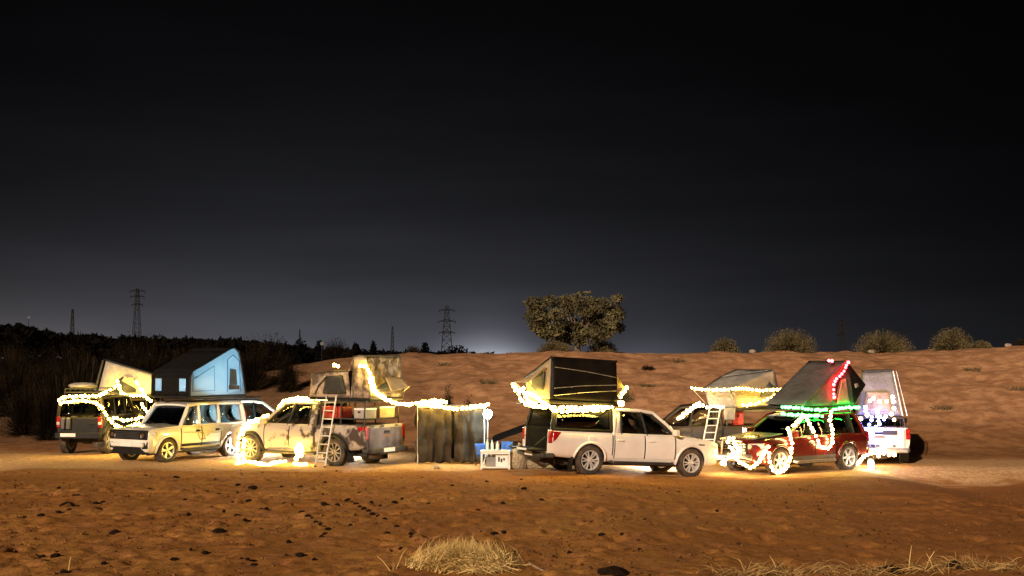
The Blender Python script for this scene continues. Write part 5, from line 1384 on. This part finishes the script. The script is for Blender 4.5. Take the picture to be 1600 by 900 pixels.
string_lights('warm string swagged across the front bumper of the red SUV', [[rx(1118, 713), rx(1132, 717), rx(1146, 712), rx(1158, 722), rx(1172, 729), rx(1184, 721), rn(1192, 708, .95), rn(1200, 697, .95)], [rx(1128, 722), rx(1134, 725)]], kind='amber', r=.036, gap=.09)
string_lights('warm string bunched over the bull bar of the red SUV', [[rx(1140, 684), rx(1138, 692), rx(1143, 700), rx(1150, 706), rx(1156, 703)], [rx(1146, 683), rx(1148, 694), rx(1154, 700)]], kind='amber', r=.034)
string_lights('short warm string on the bonnet of the red SUV', [[red.on(1184, 667, 'z', 1.14), red.on(1193, 662, 'z', 1.16), red.on(1202, 659, 'z', 1.16)]], kind='warm', r=.032)
def wx(px, py, x=-2.95): return wht.on(px, py, 'x', x)
string_lights('blue bulbs hanging over the tailgate of the right hand white pickup', [[wx(1352, 640), wx(1358, 648), wx(1364, 652), wx(1358, 660), wx(1362, 668), wx(1357, 676)], [wx(1372, 642), wx(1370, 652), wx(1374, 660), wx(1368, 666)], [wx(1376, 650), wx(1382, 656)]], kind='blue', r=.036, gap=.10)
string_lights('warm bulbs zigzagging over the upright grey tent', [[wx(1352, 634), wx(1358, 625), wx(1364, 620), wx(1372, 625), wx(1380, 628), wx(1388, 624), wx(1396, 617), wx(1397, 628), wx(1396, 640), wx(1392, 648), wx(1398, 654)], [wx(1346, 652), wx(1356, 646)], [wx(1384, 648), wx(1390, 644)]], kind='amber', r=.040, gap=.17, jit=.03)
string_lights('warm bulbs strung below the bumper of the right hand white pickup', [[wx(1339, 722, -3.2), wx(1346, 714, -3.1), wx(1356, 708), wx(1366, 706), wx(1374, 712), wx(1382, 708), wx(1392, 711), wx(1400, 708)], [wx(1344, 720, -3.1), wx(1350, 712, -3.1)]], kind='amber', r=.038, gap=.12, jit=.03)

# ================================================================== PLANTS, STONES, FAR THINGS
def leaf_cloud(pts, size, rnd, m, name, parent, nrm_up=.3):
    n = len(pts); pts = np.asarray(pts)
    d1 = rnd.normal(size=(n, 3)); d1 /= np.linalg.norm(d1, axis=1)[:, None]
    d2 = rnd.normal(size=(n, 3)); d2 -= (d2 * d1).sum(1)[:, None] * d1; d2 /= np.linalg.norm(d2, axis=1)[:, None]
    sz = size * rnd.uniform(.6, 1.4, (n, 1))
    v = np.stack([pts - d1 * sz, pts + d2 * sz * .45, pts + d1 * sz, pts - d2 * sz * .45], 1).reshape(-1, 3)
    me = bpy.data.meshes.new(name)
    me.vertices.add(4 * n); me.vertices.foreach_set('co', v.ravel())
    me.loops.add(4 * n); me.loops.foreach_set('vertex_index', np.arange(4 * n))
    me.polygons.add(n); me.polygons.foreach_set('loop_start', np.arange(0, 4 * n, 4)); me.polygons.foreach_set('loop_total', np.full(n, 4))
    me.update(); me.materials.append(M[m])
    o = bpy.data.objects.new(name, me); COL.objects.link(o); o.parent = parent
    return o
def branch_pts(a, b, n, bend, rnd):
    a, b = Vector(a), Vector(b); mid = (a + b) / 2 + Vector(rnd.normal(size=3)) * bend
    return [a * (1 - u) ** 2 + mid * 2 * u * (1 - u) + b * u * u for u in np.linspace(0, 1, n)]

# ---- the flat topped tree on the bank
def big_tree():
    rnd = np.random.default_rng(5); Y = 61.5
    base = P(902, 553, Y); base.z = gh(base.x, Y) - .1
    root = empty('tree', base); tag(root, 'broad flat-topped desert tree on the crest of the sand bank', 'tree')
    tr = MB(); fork = Vector((.0, 0, .75)); tr.tube([(.05, 0, -.2), (.0, 0, .3), fork], [.20, .15, .13], 8); tr.build('trunk', 'trunk', root, ang=70)
    top = P(902, 455, Y).z - base.z; half = (P(975, 500, Y).x - P(822, 500, Y).x) / 2
    pts = []; clumps = []
    for k in range(105):
        u = rnd.uniform(-1, 1); dpt = rnd.uniform(-.8, .8)
        zmax = top - .15 - .25 * abs(u) ** 4 - .25 * rnd.random(); zmin = .55 + .55 * abs(u) ** 1.5
        z = rnd.uniform(zmin, zmax)
        wz = .55 + .45 * np.clip((z - .4) / 1.1, 0, 1)
        clumps.append((u * half * wz * .92, dpt * half * .8, z))
    for c in clumps:
        m = rnd.integers(110, 190); r = rnd.uniform(.26, .46)
        q = rnd.normal(size=(m, 3)); q /= np.linalg.norm(q, axis=1)[:, None]; q *= rnd.uniform(.35, 1, (m, 1)) ** .5
        pts.append(np.array(c) + q * r * np.array([1.15, 1.15, .8]))
    leaf_cloud(np.concatenate(pts), .085, rnd, 'leaf', 'crown', root)
    for i, c in enumerate(clumps[:22]):
        s0 = fork + Vector((rnd.normal() * .03, rnd.normal() * .03, rnd.uniform(-.25, 0)))
        MB().tube(branch_pts(s0, c, 7, .18, rnd), list(np.linspace(.075, .012, 7)), 6).build('limb', 'trunk', root, ang=70)
big_tree()

# ---- rounded broom bushes
def broom(label, px, py_base, Y, wpx, hpx, m='bush_twig', n=3200, seed=1, group='round bushes on the sand bank', flat=1., name='bush'):
    rnd = np.random.default_rng(seed); b = P(px, py_base, Y); b.z = gh(b.x, Y) - .05
    root = empty(name, b); tag(root, label, 'bush', group)
    rx = wpx / FPX * Y / 2; rz = (CAM_H + (560 - (py_base - hpx)) / FPX * Y) - b.z
    rz = max(rz, .25)
    d = rnd.normal(size=(n, 3)); d[:, 2] = np.abs(d[:, 2]) * 1.1; d /= np.linalg.norm(d, axis=1)[:, None]
    L = rnd.uniform(.55, 1.08, (n, 1)); tip = d * L * np.array([rx, rx * .9, rz])
    st = d * np.array([rx, rx * .9, rz]) * rnd.uniform(.0, .45, (n, 1))
    tip += rnd.normal(size=(n, 3)) * .05 * rx
    sd = np.cross(tip - st, rnd.normal(size=(n, 3))); sd /= np.linalg.norm(sd, axis=1)[:, None] + 1e-9; w = rnd.uniform(.004, .011, (n, 1)) * (Y / 50)
    v = np.stack([st - sd * w, st + sd * w, tip], 1).reshape(-1, 3)
    me = bpy.data.meshes.new('twigs'); me.vertices.add(3 * n); me.vertices.foreach_set('co', v.ravel()); me.loops.add(3 * n); me.loops.foreach_set('vertex_index', np.arange(3 * n))
    me.polygons.add(n); me.polygons.foreach_set('loop_start', np.arange(0, 3 * n, 3)); me.polygons.foreach_set('loop_total', np.full(n, 3)); me.update(); me.materials.append(M[m])
    o = bpy.data.objects.new('twigs', me); COL.objects.link(o); o.parent = root; o['kind'] = 'stuff'
    k = n // 2; q = d[:k] * rnd.uniform(.45, 1.02, (k, 1)) * np.array([rx, rx * .9, rz])
    leaf_cloud(q, .035 * Y / 50, rnd, m, 'foliage', root)
    MB().tube([(0, 0, -.1), (.02, 0, rz * .3)], [.04, .02], 6).build('stem', 'trunk', root)
    return root
for i, (lab, px, py, w_, h_) in enumerate((('small round bush just behind the tan tent on the bank crest', 1133, 553, 50, 26), ('tall round bush on the bank crest above the A-frame tent', 1235, 554, 92, 42),
        ('wide round bush on the bank crest beside the dark pylon', 1380, 552, 98, 37), ('loose round bush second from the right edge of the bank crest', 1488, 549, 74, 38), ('low small bush on the bank crest near the right edge', 1533, 546, 34, 14))):
    broom(lab, px, py, 60.5, w_, h_, seed=20 + i)
broom('low dry bush at the foot of the flat-topped tree, camp side', 868, 555, 60.5, 60, 22, seed=31); broom('low dry bush at the foot of the flat-topped tree, far side', 942, 555, 61.5, 50, 24, seed=32)
broom('pale dry bush on the bank crest above the beige tent', 645, 555, 59.5, 28, 16, seed=33, n=800, m='reed')
broom('sparse green bush on the face of the bank beside the cab tent', 975, 620, 50, 40, 16, seed=34, n=500); broom('tiny dark bush high on the bank face', 1012, 582, 55, 26, 10, seed=35, n=400, m='dark_scrub')
broom('dark round bush standing behind the curtain top', 700, 630, 46, 24, 36, seed=36, n=900, m='dark_scrub'); broom('low dark bush beside the dark round bush behind the curtains', 732, 632, 46, 22, 22, seed=37, n=600, m='dark_scrub')
broom('pale stunted bush at the right edge of the bank crest', 1595, 545, 60, 22, 18, seed=38, n=500, m='reed')
# dark scrub at the left
scr = [(20, 600, 52, 120, 90), (70, 590, 55, 110, 60), (125, 595, 50, 90, 62), (40, 640, 46, 90, 60), (75, 625, 45, 60, 66), (180, 580, 54, 120, 60), (235, 575, 55, 110, 62), (290, 572, 58, 100, 48), (330, 570, 56, 90, 40), (395, 585, 53, 90, 66), (425, 560, 57, 70, 42), (450, 590, 52, 50, 40),
       (525, 562, 60, 60, 36), (10, 560, 62, 120, 45), (110, 556, 64, 130, 42), (210, 552, 66, 120, 36)]
where = ['at the left edge, mid height', 'left of the reeds', 'behind the dark boxy off-roader', 'lowest by the left edge', 'just left of the dark boxy off-roader', 'behind the pale wedge tent', 'between the pale tent and the glowing tent', 'behind the glowing tent roof', 'right behind the glowing tent peak', 'between the glowing tent and the beige tent, low', 'between the glowing tent and the beige tent, high', 'left of the beige tent', 'just above the beige tent', 'at the far left below the ridge', 'below the thin left pylon', 'below the lattice mast']
for i, ((px, py, Y, w_, h_), wh) in enumerate(zip(scr, where)):
    broom('dark scrub bush ' + wh, px, py, Y, w_, h_, m='dark_scrub', n=1800, seed=50 + i, group='dark scrub left of the bank')
# dry reeds
rnd = np.random.default_rng(77)
for i, (px, py, Y, h_) in enumerate(((100, 575, 49.5, 30), (122, 572, 49.8, 48), (142, 570, 50, 58), (152, 566, 50.5, 62), (165, 570, 50.2, 44), (60, 582, 49, 34))):
    b = P(px, py, Y); b.z = gh(b.x, Y); o = empty('reed_clump', b); tag(o, 'tall dry reed clump rising from the dark scrub, number %s from the left' % ('two', 'three', 'four', 'five', 'six', 'one')[i], 'reeds', 'reeds in the dark scrub')
    ztop_ = (P(px, py - h_, Y).z - b.z) * .72; mb = MB()
    for k in range(12):
        a = rnd.uniform(0, 6.28); L = ztop_ * rnd.uniform(.6, 1.0); lean = rnd.uniform(0, .35)
        base = Vector((rnd.normal() * .12, rnd.normal() * .12, 0)); tip = base + Vector((math.cos(a) * lean, math.sin(a) * lean, L))
        mb.tube([base, lerp(base, tip, .6) + Vector((0, 0, .05)), tip], [.016, .014, .004], 4)
        mb.tube([lerp(base, tip, .82), tip + Vector((math.cos(a) * .08, 0, .02))], [.03, .006], 4)
    mb.build('reeds', 'reed', o)['kind'] = 'stuff'

# ---- far trees as one dark mass along the horizon, with single crowns standing out
def far_mass():
    rnd = np.random.default_rng(3); pts = []
    ridge = [(-40, 500), (0, 508), (26, 505), (60, 514), (100, 519), (140, 521), (180, 524), (240, 526), (320, 528), (400, 531), (470, 540), (560, 545), (640, 548), (700, 549), (790, 552), (900, 554)]
    rx_, ry_ = [r[0] for r in ridge], [r[1] for r in ridge]
    for k in range(420):
        px = rnd.uniform(-60, 800); Y = rnd.uniform(170, 230)
        ytop = np.interp(px, rx_, ry_) + abs(rnd.normal()) * 3.5
        zt = CAM_H + (560 - ytop) / FPX * Y; x = (px - 800) / FPX * Y
        r = rnd.uniform(.9, 2.1); m = 34
        q = rnd.normal(size=(m, 3)); q /= np.linalg.norm(q, axis=1)[:, None]; q *= rnd.uniform(.4, 1, (m, 1))
        pts.append(np.array([x, Y, zt - r * .8]) + q * r * np.array([1.3, 1.3, .8]))
        if zt > 3:
            m2 = 26; pts.append(np.stack([x + rnd.uniform(-2, 2, m2), Y + rnd.uniform(-1.5, 1.5, m2), rnd.uniform(0, max(.5, zt - r), m2)], 1))
    root = leaf_cloud(np.concatenate(pts), .62, rnd, 'far_leaf', 'far_woods', None)
    tag(root, 'black line of far trees along the left horizon', kind='stuff')
far_mass()
for i, (lab, px, py, top, w_) in enumerate((('far dark tree below the thin mast, standing above the far woods', 470, 552, 527, 20), ('far dark tree next to the distant white lamp', 499, 552, 530, 16), ('far forked tree above the beige tent, its left fork', 556, 552, 533, 12),
        ('far forked tree above the beige tent, its right fork', 583, 552, 532, 11), ('far dark tree just left of the lattice pylon', 664, 553, 533, 14), ('far wide dark tree at the foot of the lattice pylon', 714, 553, 538, 42), ('far dark tree left of the lattice mast foot', 246, 532, 521, 22))):
    Y = 150; b = P(px, py, Y); b.z = 0; o = empty('far_tree', b); tag(o, lab, 'tree', 'far trees on the horizon')
    zt = P(px, top, Y).z; r = w_ / FPX * Y / 2; rnd = np.random.default_rng(90 + i)
    q = rnd.normal(size=(320, 3)); q /= np.linalg.norm(q, axis=1)[:, None]; q *= rnd.uniform(.3, 1, (320, 1)); hh = max(.6, (zt - 3.2) / 2 + .25)
    leaf_cloud(q * np.array([r, r, hh]) + np.array([0, 0, zt - hh]), .2, rnd, 'far_leaf', 'crown', o)
    MB().tube([(0, 0, -.2), (.05, 0, zt - hh)], [.18, .08], 6).build('trunk', 'far_leaf', o)

# ---- pylons
def pylon(label, px, py_top, Y, wbase, arms, seed=0):
    b = P(px, 555, Y); b.z = 0; zt = P(px, py_top, Y).z; o = empty('pylon', b); tag(o, label, 'pylon', 'pylons on the horizon')
    legs = []; wt = wbase * .22
    for sx in (-1, 1):
        for sy in (-1, 1):
            MB().tube([(sx * wbase / 2, sy * wbase / 2, 0), (sx * wt / 2, sy * wt / 2, zt)], .09 * Y / 400, 4).build('leg', 'pylon', o)
    n = 9; br = MB()
    for i in range(n):
        z0, z1 = zt * i / n, zt * (i + 1) / n; w0, w1 = (wbase + (wt - wbase) * i / n) / 2, (wbase + (wt - wbase) * (i + 1) / n) / 2
        for sy in (-1, 1):
            br.tube([(-w0, sy * w0, z0), (w1, sy * w1, z1)], .045 * Y / 400, 4); br.tube([(w0, sy * w0, z0), (-w1, sy * w1, z1)], .045 * Y / 400, 4)
            br.tube([(sy * w0, -w0, z0), (sy * w1, w1, z1)], .045 * Y / 400, 4); br.tube([(-w1, sy * w1, z1), (w1, sy * w1, z1)], .07 * Y / 400, 4)
    br.build('bracing', 'pylon', o)
    for (hz, L) in arms:
        z = zt * hz
        MB().tube([(-L, 0, z), (0, 0, z + L * .18), (L, 0, z)], .10 * Y / 400, 4).tube([(-L, 0, z), (L, 0, z)], .10 * Y / 400, 4).tube([(-L, 0, z), (-L, 0, z - .7)], .12 * Y / 400, 4).tube([(L, 0, z), (L, 0, z - .7)], .12 * Y / 400, 4).build('cross_arm', 'pylon', o)
pylon('lattice pylon with cross arms left of the city glow', 698, 478, 420, 4.6, ((.93, 2.6), (.75, 2.9), (.57, 2.6)))
pylon('tall lattice mast with a wide head at the left', 213, 451, 420, 3.4, ((.97, 2.6), (.90, 2.3), (.80, 1.8)))
pylon('thin short mast left of the lattice mast', 112, 483, 420, 2.0, ())
pylon('thin mast above the curtains on the horizon', 613, 510, 420, 1.6, ())
pylon('dark pylon behind the bank between two round bushes', 1316, 497, 300, 2.6, ((.95, 1.1), (.7, 1.3)))
pylon('thin far mast above the beige tent', 468, 515, 420, 1.0, ())
def far_lamp(label, px, py, Y, r):
    p = P(px, py, Y); o = empty('street_lamp', (p.x, Y, 0)); tag(o, label, 'street lamp', 'far lamps')
    MB().tube([(0, 0, 0), (0, 0, p.z)], .08, 6).build('pole', 'pylon', o)
    MB().lathe([(0, -r), (r * .7, -r * .7), (r, 0), (r * .7, r * .7), (0, r)], 10, 'z', (0, 0, p.z)).build('lamp_head', 'far_lamp', o)
far_lamp('faint orange lamp far off above the left ridge', 45, 496, 420, .38); far_lamp('small white lamp among the far trees', 503, 537, 145, .22)

# ---- foreground: pale rocks on the crest, clods, straw, sticks
def clod_meshes(k):
    out = []
    for i in range(k):
        bm = bmesh.new(); bmesh.ops.create_icosphere(bm, subdivisions=2, radius=1)
        for v in bm.verts: v.co *= 1 + .5 * float(vnoise(v.co.x * 1.7 + i * 7, v.co.y * 1.7 + v.co.z * 2, 40 + i))
        me = bpy.data.meshes.new('clod'); bm.to_mesh(me); bm.free(); me.materials.append(M['dung']); out.append(me)
    return out
CL = clod_meshes(5)
spots = [(119, 777, 12), (104, 791, 16), (150, 788, 10), (161, 786, 7), (91, 802, 8), (64, 807, 9), (108, 798, 7), (39, 810, 6), (181, 835, 17), (342, 833, 18), (275, 747, 8), (228, 744, 6), (234, 765, 6), (92, 764, 6), (341, 774, 7), (316, 770, 6), (289, 782, 5),
    (395, 765, 13), (372, 759, 7), (364, 787, 8), (389, 785, 8), (408, 797, 8), (416, 796, 7), (331, 795, 6), (294, 806, 6), (372, 807, 9), (383, 814, 7), (350, 801, 4), (320, 867, 9), (272, 876, 10), (66, 871, 9), (86, 870, 12), (469, 870, 11), (451, 850, 7), (397, 885, 10), (387, 877, 7), (378, 877, 6), (298, 861, 5), (447, 871, 6), (162, 883, 8), (101, 896, 10), (5, 858, 9),
    (457, 790, 7), (461, 795, 8), (472, 801, 8), (480, 807, 7), (487, 812, 5), (494, 817, 6), (500, 821, 6), (506, 825, 7), (512, 829, 9), (509, 836, 8), (502, 840, 7), (544, 783, 9), (550, 786, 6), (556, 790, 7), (562, 793, 6), (569, 797, 8), (576, 801, 7), (582, 804, 9), (591, 808, 6), (600, 814, 7), (612, 819, 6), (620, 824, 8), (605, 835, 7), (642, 836, 7), (643, 841, 6),
    (506, 789, 9), (527, 790, 7), (559, 772, 7), (630, 765, 7), (616, 786, 7), (628, 781, 5), (580, 788, 5), (594, 792, 5), (670, 789, 7), (439, 762, 6), (469, 762, 8), (508, 755, 7), (445, 788, 7), (548, 823, 6), (491, 876, 6), (642, 882, 7), (626, 860, 7), (747, 799, 6), (787, 834, 7), (772, 836, 9), (753, 834, 6), (786, 788, 5), (706, 760, 6),
    (819, 765, 7), (846, 782, 6), (975, 810, 7), (1009, 814, 6), (972, 837, 7), (941, 838, 9), (1000, 862, 6), (890, 868, 6), (1120, 800, 5), (1060, 770, 5)]
for i, (px, py, w_) in enumerate(spots):
    g = on_ground(px, py); s = w_ / FPX * g.y / 2
    o = share('dark_clod', CL[i % 5], None, g + Vector((0, 0, .01)), (0, 0, i * 1.7), (s * 1.1, s * 1.4, max(.035, min(.09, s * .7))))
    lab = 'small dark clod in the bent line of clods below the muddy pickup' if 42 <= i < 53 else 'small dark clod in the straight slanting line of clods below the curtains' if 53 <= i < 64 else 'small dark clod lying on the open sand left of the clod lines' if px < 430 else 'small dark clod scattered on the sand below the white pickup' if px > 700 else 'small dark clod scattered loose around the two clod lines'
    tag(o, lab, 'clod', 'dark clods on the open sand: ' + lab.split(' clod ')[1])
for (px, py, w_, lab) in ((960, 895, 50, 'flat dark slab at the bottom edge below the white pickup'), (1392, 893, 44, 'dark stone at the bottom edge in the dry grass'), (1492, 886, 26, 'smaller dark stone at the bottom edge further right in the dry grass')):
    g = on_ground(px, py); s = w_ / FPX * g.y / 2; o = share('dark_stone', CL[1], None, g, (0, 0, .1), (s, s * .8, .10)); tag(o, lab, 'stone')
for (px, py, w_, lab) in ((1176, 553, 14, 'small pale rock on the bank crest behind the tan tent'), (1362, 549, 18, 'small pale rock on the bank crest under the wide bush'), (1575, 540, 10, 'small pale rock on the bank crest near the right edge')):
    b = P(px, py, 60); b.z = gh(b.x, 60); lump('rock', lab, 'rock', b, (w_ / FPX * 22, .18, .11), 'rock', int(px) % 17)
g = on_ground(842, 896); st = rod(None, 'stick', 'wood', [g + Vector((-.14, .1, .12)), g + Vector((0, 0, .06)), g + Vector((.1, -.05, .02))], .016); tag(st, 'short pale stick poking up at the bottom edge', 'stick')
g = on_ground(682, 733); pb = lump('pebble', 'small pinkish stone on the sand before the curtains', 'stone', g, (.13, .08, .06), 'rock', 4)

def blades(root, name, n, base_fn, tip_fn, w, m, rnd):
    vs_ = []; fs = []
    for k in range(n):
        b = Vector(base_fn(rnd)); tp2 = Vector(tip_fn(rnd, b)); md = lerp(b, tp2, .55) + Vector((0, 0, (tp2 - b).length * .12))
        sd = (tp2 - b).cross(Vector(rnd.normal(size=3))); sd = sd.normalized() * w * rnd.uniform(.6, 1.3)
        o = len(vs_); vs_ += [b - sd, b + sd, md + sd * .8, md - sd * .8, tp2]; fs += [(o, o + 1, o + 2, o + 3), (o + 3, o + 2, o + 4)]
    o_ = MB().add(vs_, fs).build(name, m, root, smooth=False); o_['kind'] = 'stuff'
    return o_
g = on_ground(722, 896); g.y += .4; root = empty('straw_bush', g); root.location.z = gh(g.x, g.y); tag(root, 'mound of golden dry straw grass at the bottom edge', 'grass tuft')
rnd = np.random.default_rng(8)
def bf(r): return (r.normal() * .30 - .05, r.normal() * .2, 0)
def tf(r, b): 
    u = r.uniform(-1, 1.15); L = r.uniform(.55, 1)
    return (b.x * .6 + u * .60 * L + .03, b.y + r.normal() * .35, (.44 * (1 - abs(u) ** 1.8 * .75) * L + .02) * (1 if u < .2 else .95))
blades(root, 'straw', 4200, bf, tf, .005, 'straw', rnd)
# dry grass tufts along the bottom right
for i in range(30):
    px = 1130 + i * 16 + rnd.uniform(-8, 8); py = 898 - 8 * rnd.random() + (4 if px < 1350 else 0) - (6 if px > 1480 else 0)
    g = on_ground(px, min(py, 905)); root = empty('grass_tuft', g); tag(root, 'sparse dry yellow grass tuft along the bottom right edge', 'grass tuft', 'dry grass tufts at the bottom right')
    hh = rnd.uniform(.06, .26)
    blades(root, 'blades', int(rnd.integers(14, 46)), lambda r: (r.normal() * .14, r.normal() * .2, 0), lambda r, b: (b.x + r.normal() * .22, b.y + r.normal() * .15, hh * r.uniform(.15, 1)), .005, 'dry_grass', rnd)
for i, (px, py, dx, dz_) in enumerate(((1420, 890, .05, .36), (1445, 893, .16, .3), (1460, 893, -.12, .28), (1215, 893, -.12, .24), (107, 893, .03, .2), (610, 893, -.2, .22))):
    g = on_ground(px, py); o = empty('dry_stalk', g); tag(o, 'single bent dry grass stalk on the near sand ' + ('left of the dark stones pair', 'between the two dark stones', 'leaning by the smaller dark stone', 'right of the white pickup line', 'near the left bottom corner', 'left of the straw mound')[i], 'stalk')
    MB().tube([(0, 0, 0), (dx * .5, 0, dz_ * .6), (dx, 0, dz_)], [.008, .007, .003], 5).build('stalk', 'straw', o)

# ---- crumbs of earth over the near sand: uncountable
def crumbs():
    rnd = np.random.default_rng(12); n = 15000
    Y = 17 + 17.5 * rnd.random(n) ** .8; X = rnd.uniform(-.44, .44, n) * Y
    keep = rnd.random(n) < np.where(X < 2, 1.0, .5) * np.clip((34.5 - Y) / 7, 0.02, 1) * np.clip(.5 + 2.2 * (vnoise(X * .45, Y * .35, 61) + .6 * vnoise(X * 1.3, Y * .9, 62)), .05, 1); X, Y = X[keep], Y[keep]; n = len(X)
    Z = gz(X, Y) + ground_small(X, Y); r = rnd.uniform(.009, .022, n) * rnd.choice([1, 1, 1, 1, 1, 1.8], n)
    o8 = np.array([(1, 0, 0), (0, 1, 0), (-1, 0, 0), (0, -1, 0), (0, 0, .8), (0, 0, -.8)]); f8 = np.array([(0, 1, 4), (1, 2, 4), (2, 3, 4), (3, 0, 4), (1, 0, 5), (2, 1, 5), (3, 2, 5), (0, 3, 5)])
    v = (o8[None] * r[:, None, None] * rnd.uniform(.6, 1.4, (n, 6, 1)) + np.stack([X, Y, Z + r * .35], 1)[:, None]).reshape(-1, 3)
    f = (f8[None] + 6 * np.arange(n)[:, None, None]).reshape(-1, 3)
    me = bpy.data.meshes.new('earth_crumbs'); me.vertices.add(len(v)); me.vertices.foreach_set('co', v.ravel()); me.loops.add(f.size); me.loops.foreach_set('vertex_index', f.ravel())
    me.polygons.add(len(f)); me.polygons.foreach_set('loop_start', np.arange(0, f.size, 3)); me.polygons.foreach_set('loop_total', np.full(len(f), 3)); me.update(); me.materials.append(M['crumb'])
    o = bpy.data.objects.new('gravel', me); COL.objects.link(o); tag(o, 'fine dark crumbs of earth strewn over the near sand', kind='stuff')
M['crumb'] = mat('crumb', (0.24, 0.115, 0.042), 0.95, color2=(.06, .028, .012), vscale=1.4, spec=.03)
crumbs()
# ---- small dry tufts on the face of the bank
rnd = np.random.default_rng(15)
for i, (px, py) in enumerate(((690, 572), (1010, 605), (1060, 566), (1475, 640), (1520, 580), (1590, 610), (760, 600))):
    g = on_ground(px, py); root = empty('grass_tuft', g); tag(root, 'small dark dry tuft on the face of the sand bank', 'grass tuft', 'dry tufts on the face of the bank'); hh = rnd.uniform(.12, .26)
    blades(root, 'blades', 90, lambda r: (r.normal() * .16, r.normal() * .16, 0), lambda r, b: (b.x * 1.6 + r.normal() * .1, b.y * 1.6 + r.normal() * .1, hh * r.uniform(.3, 1)), .010, 'bush_twig', rnd)
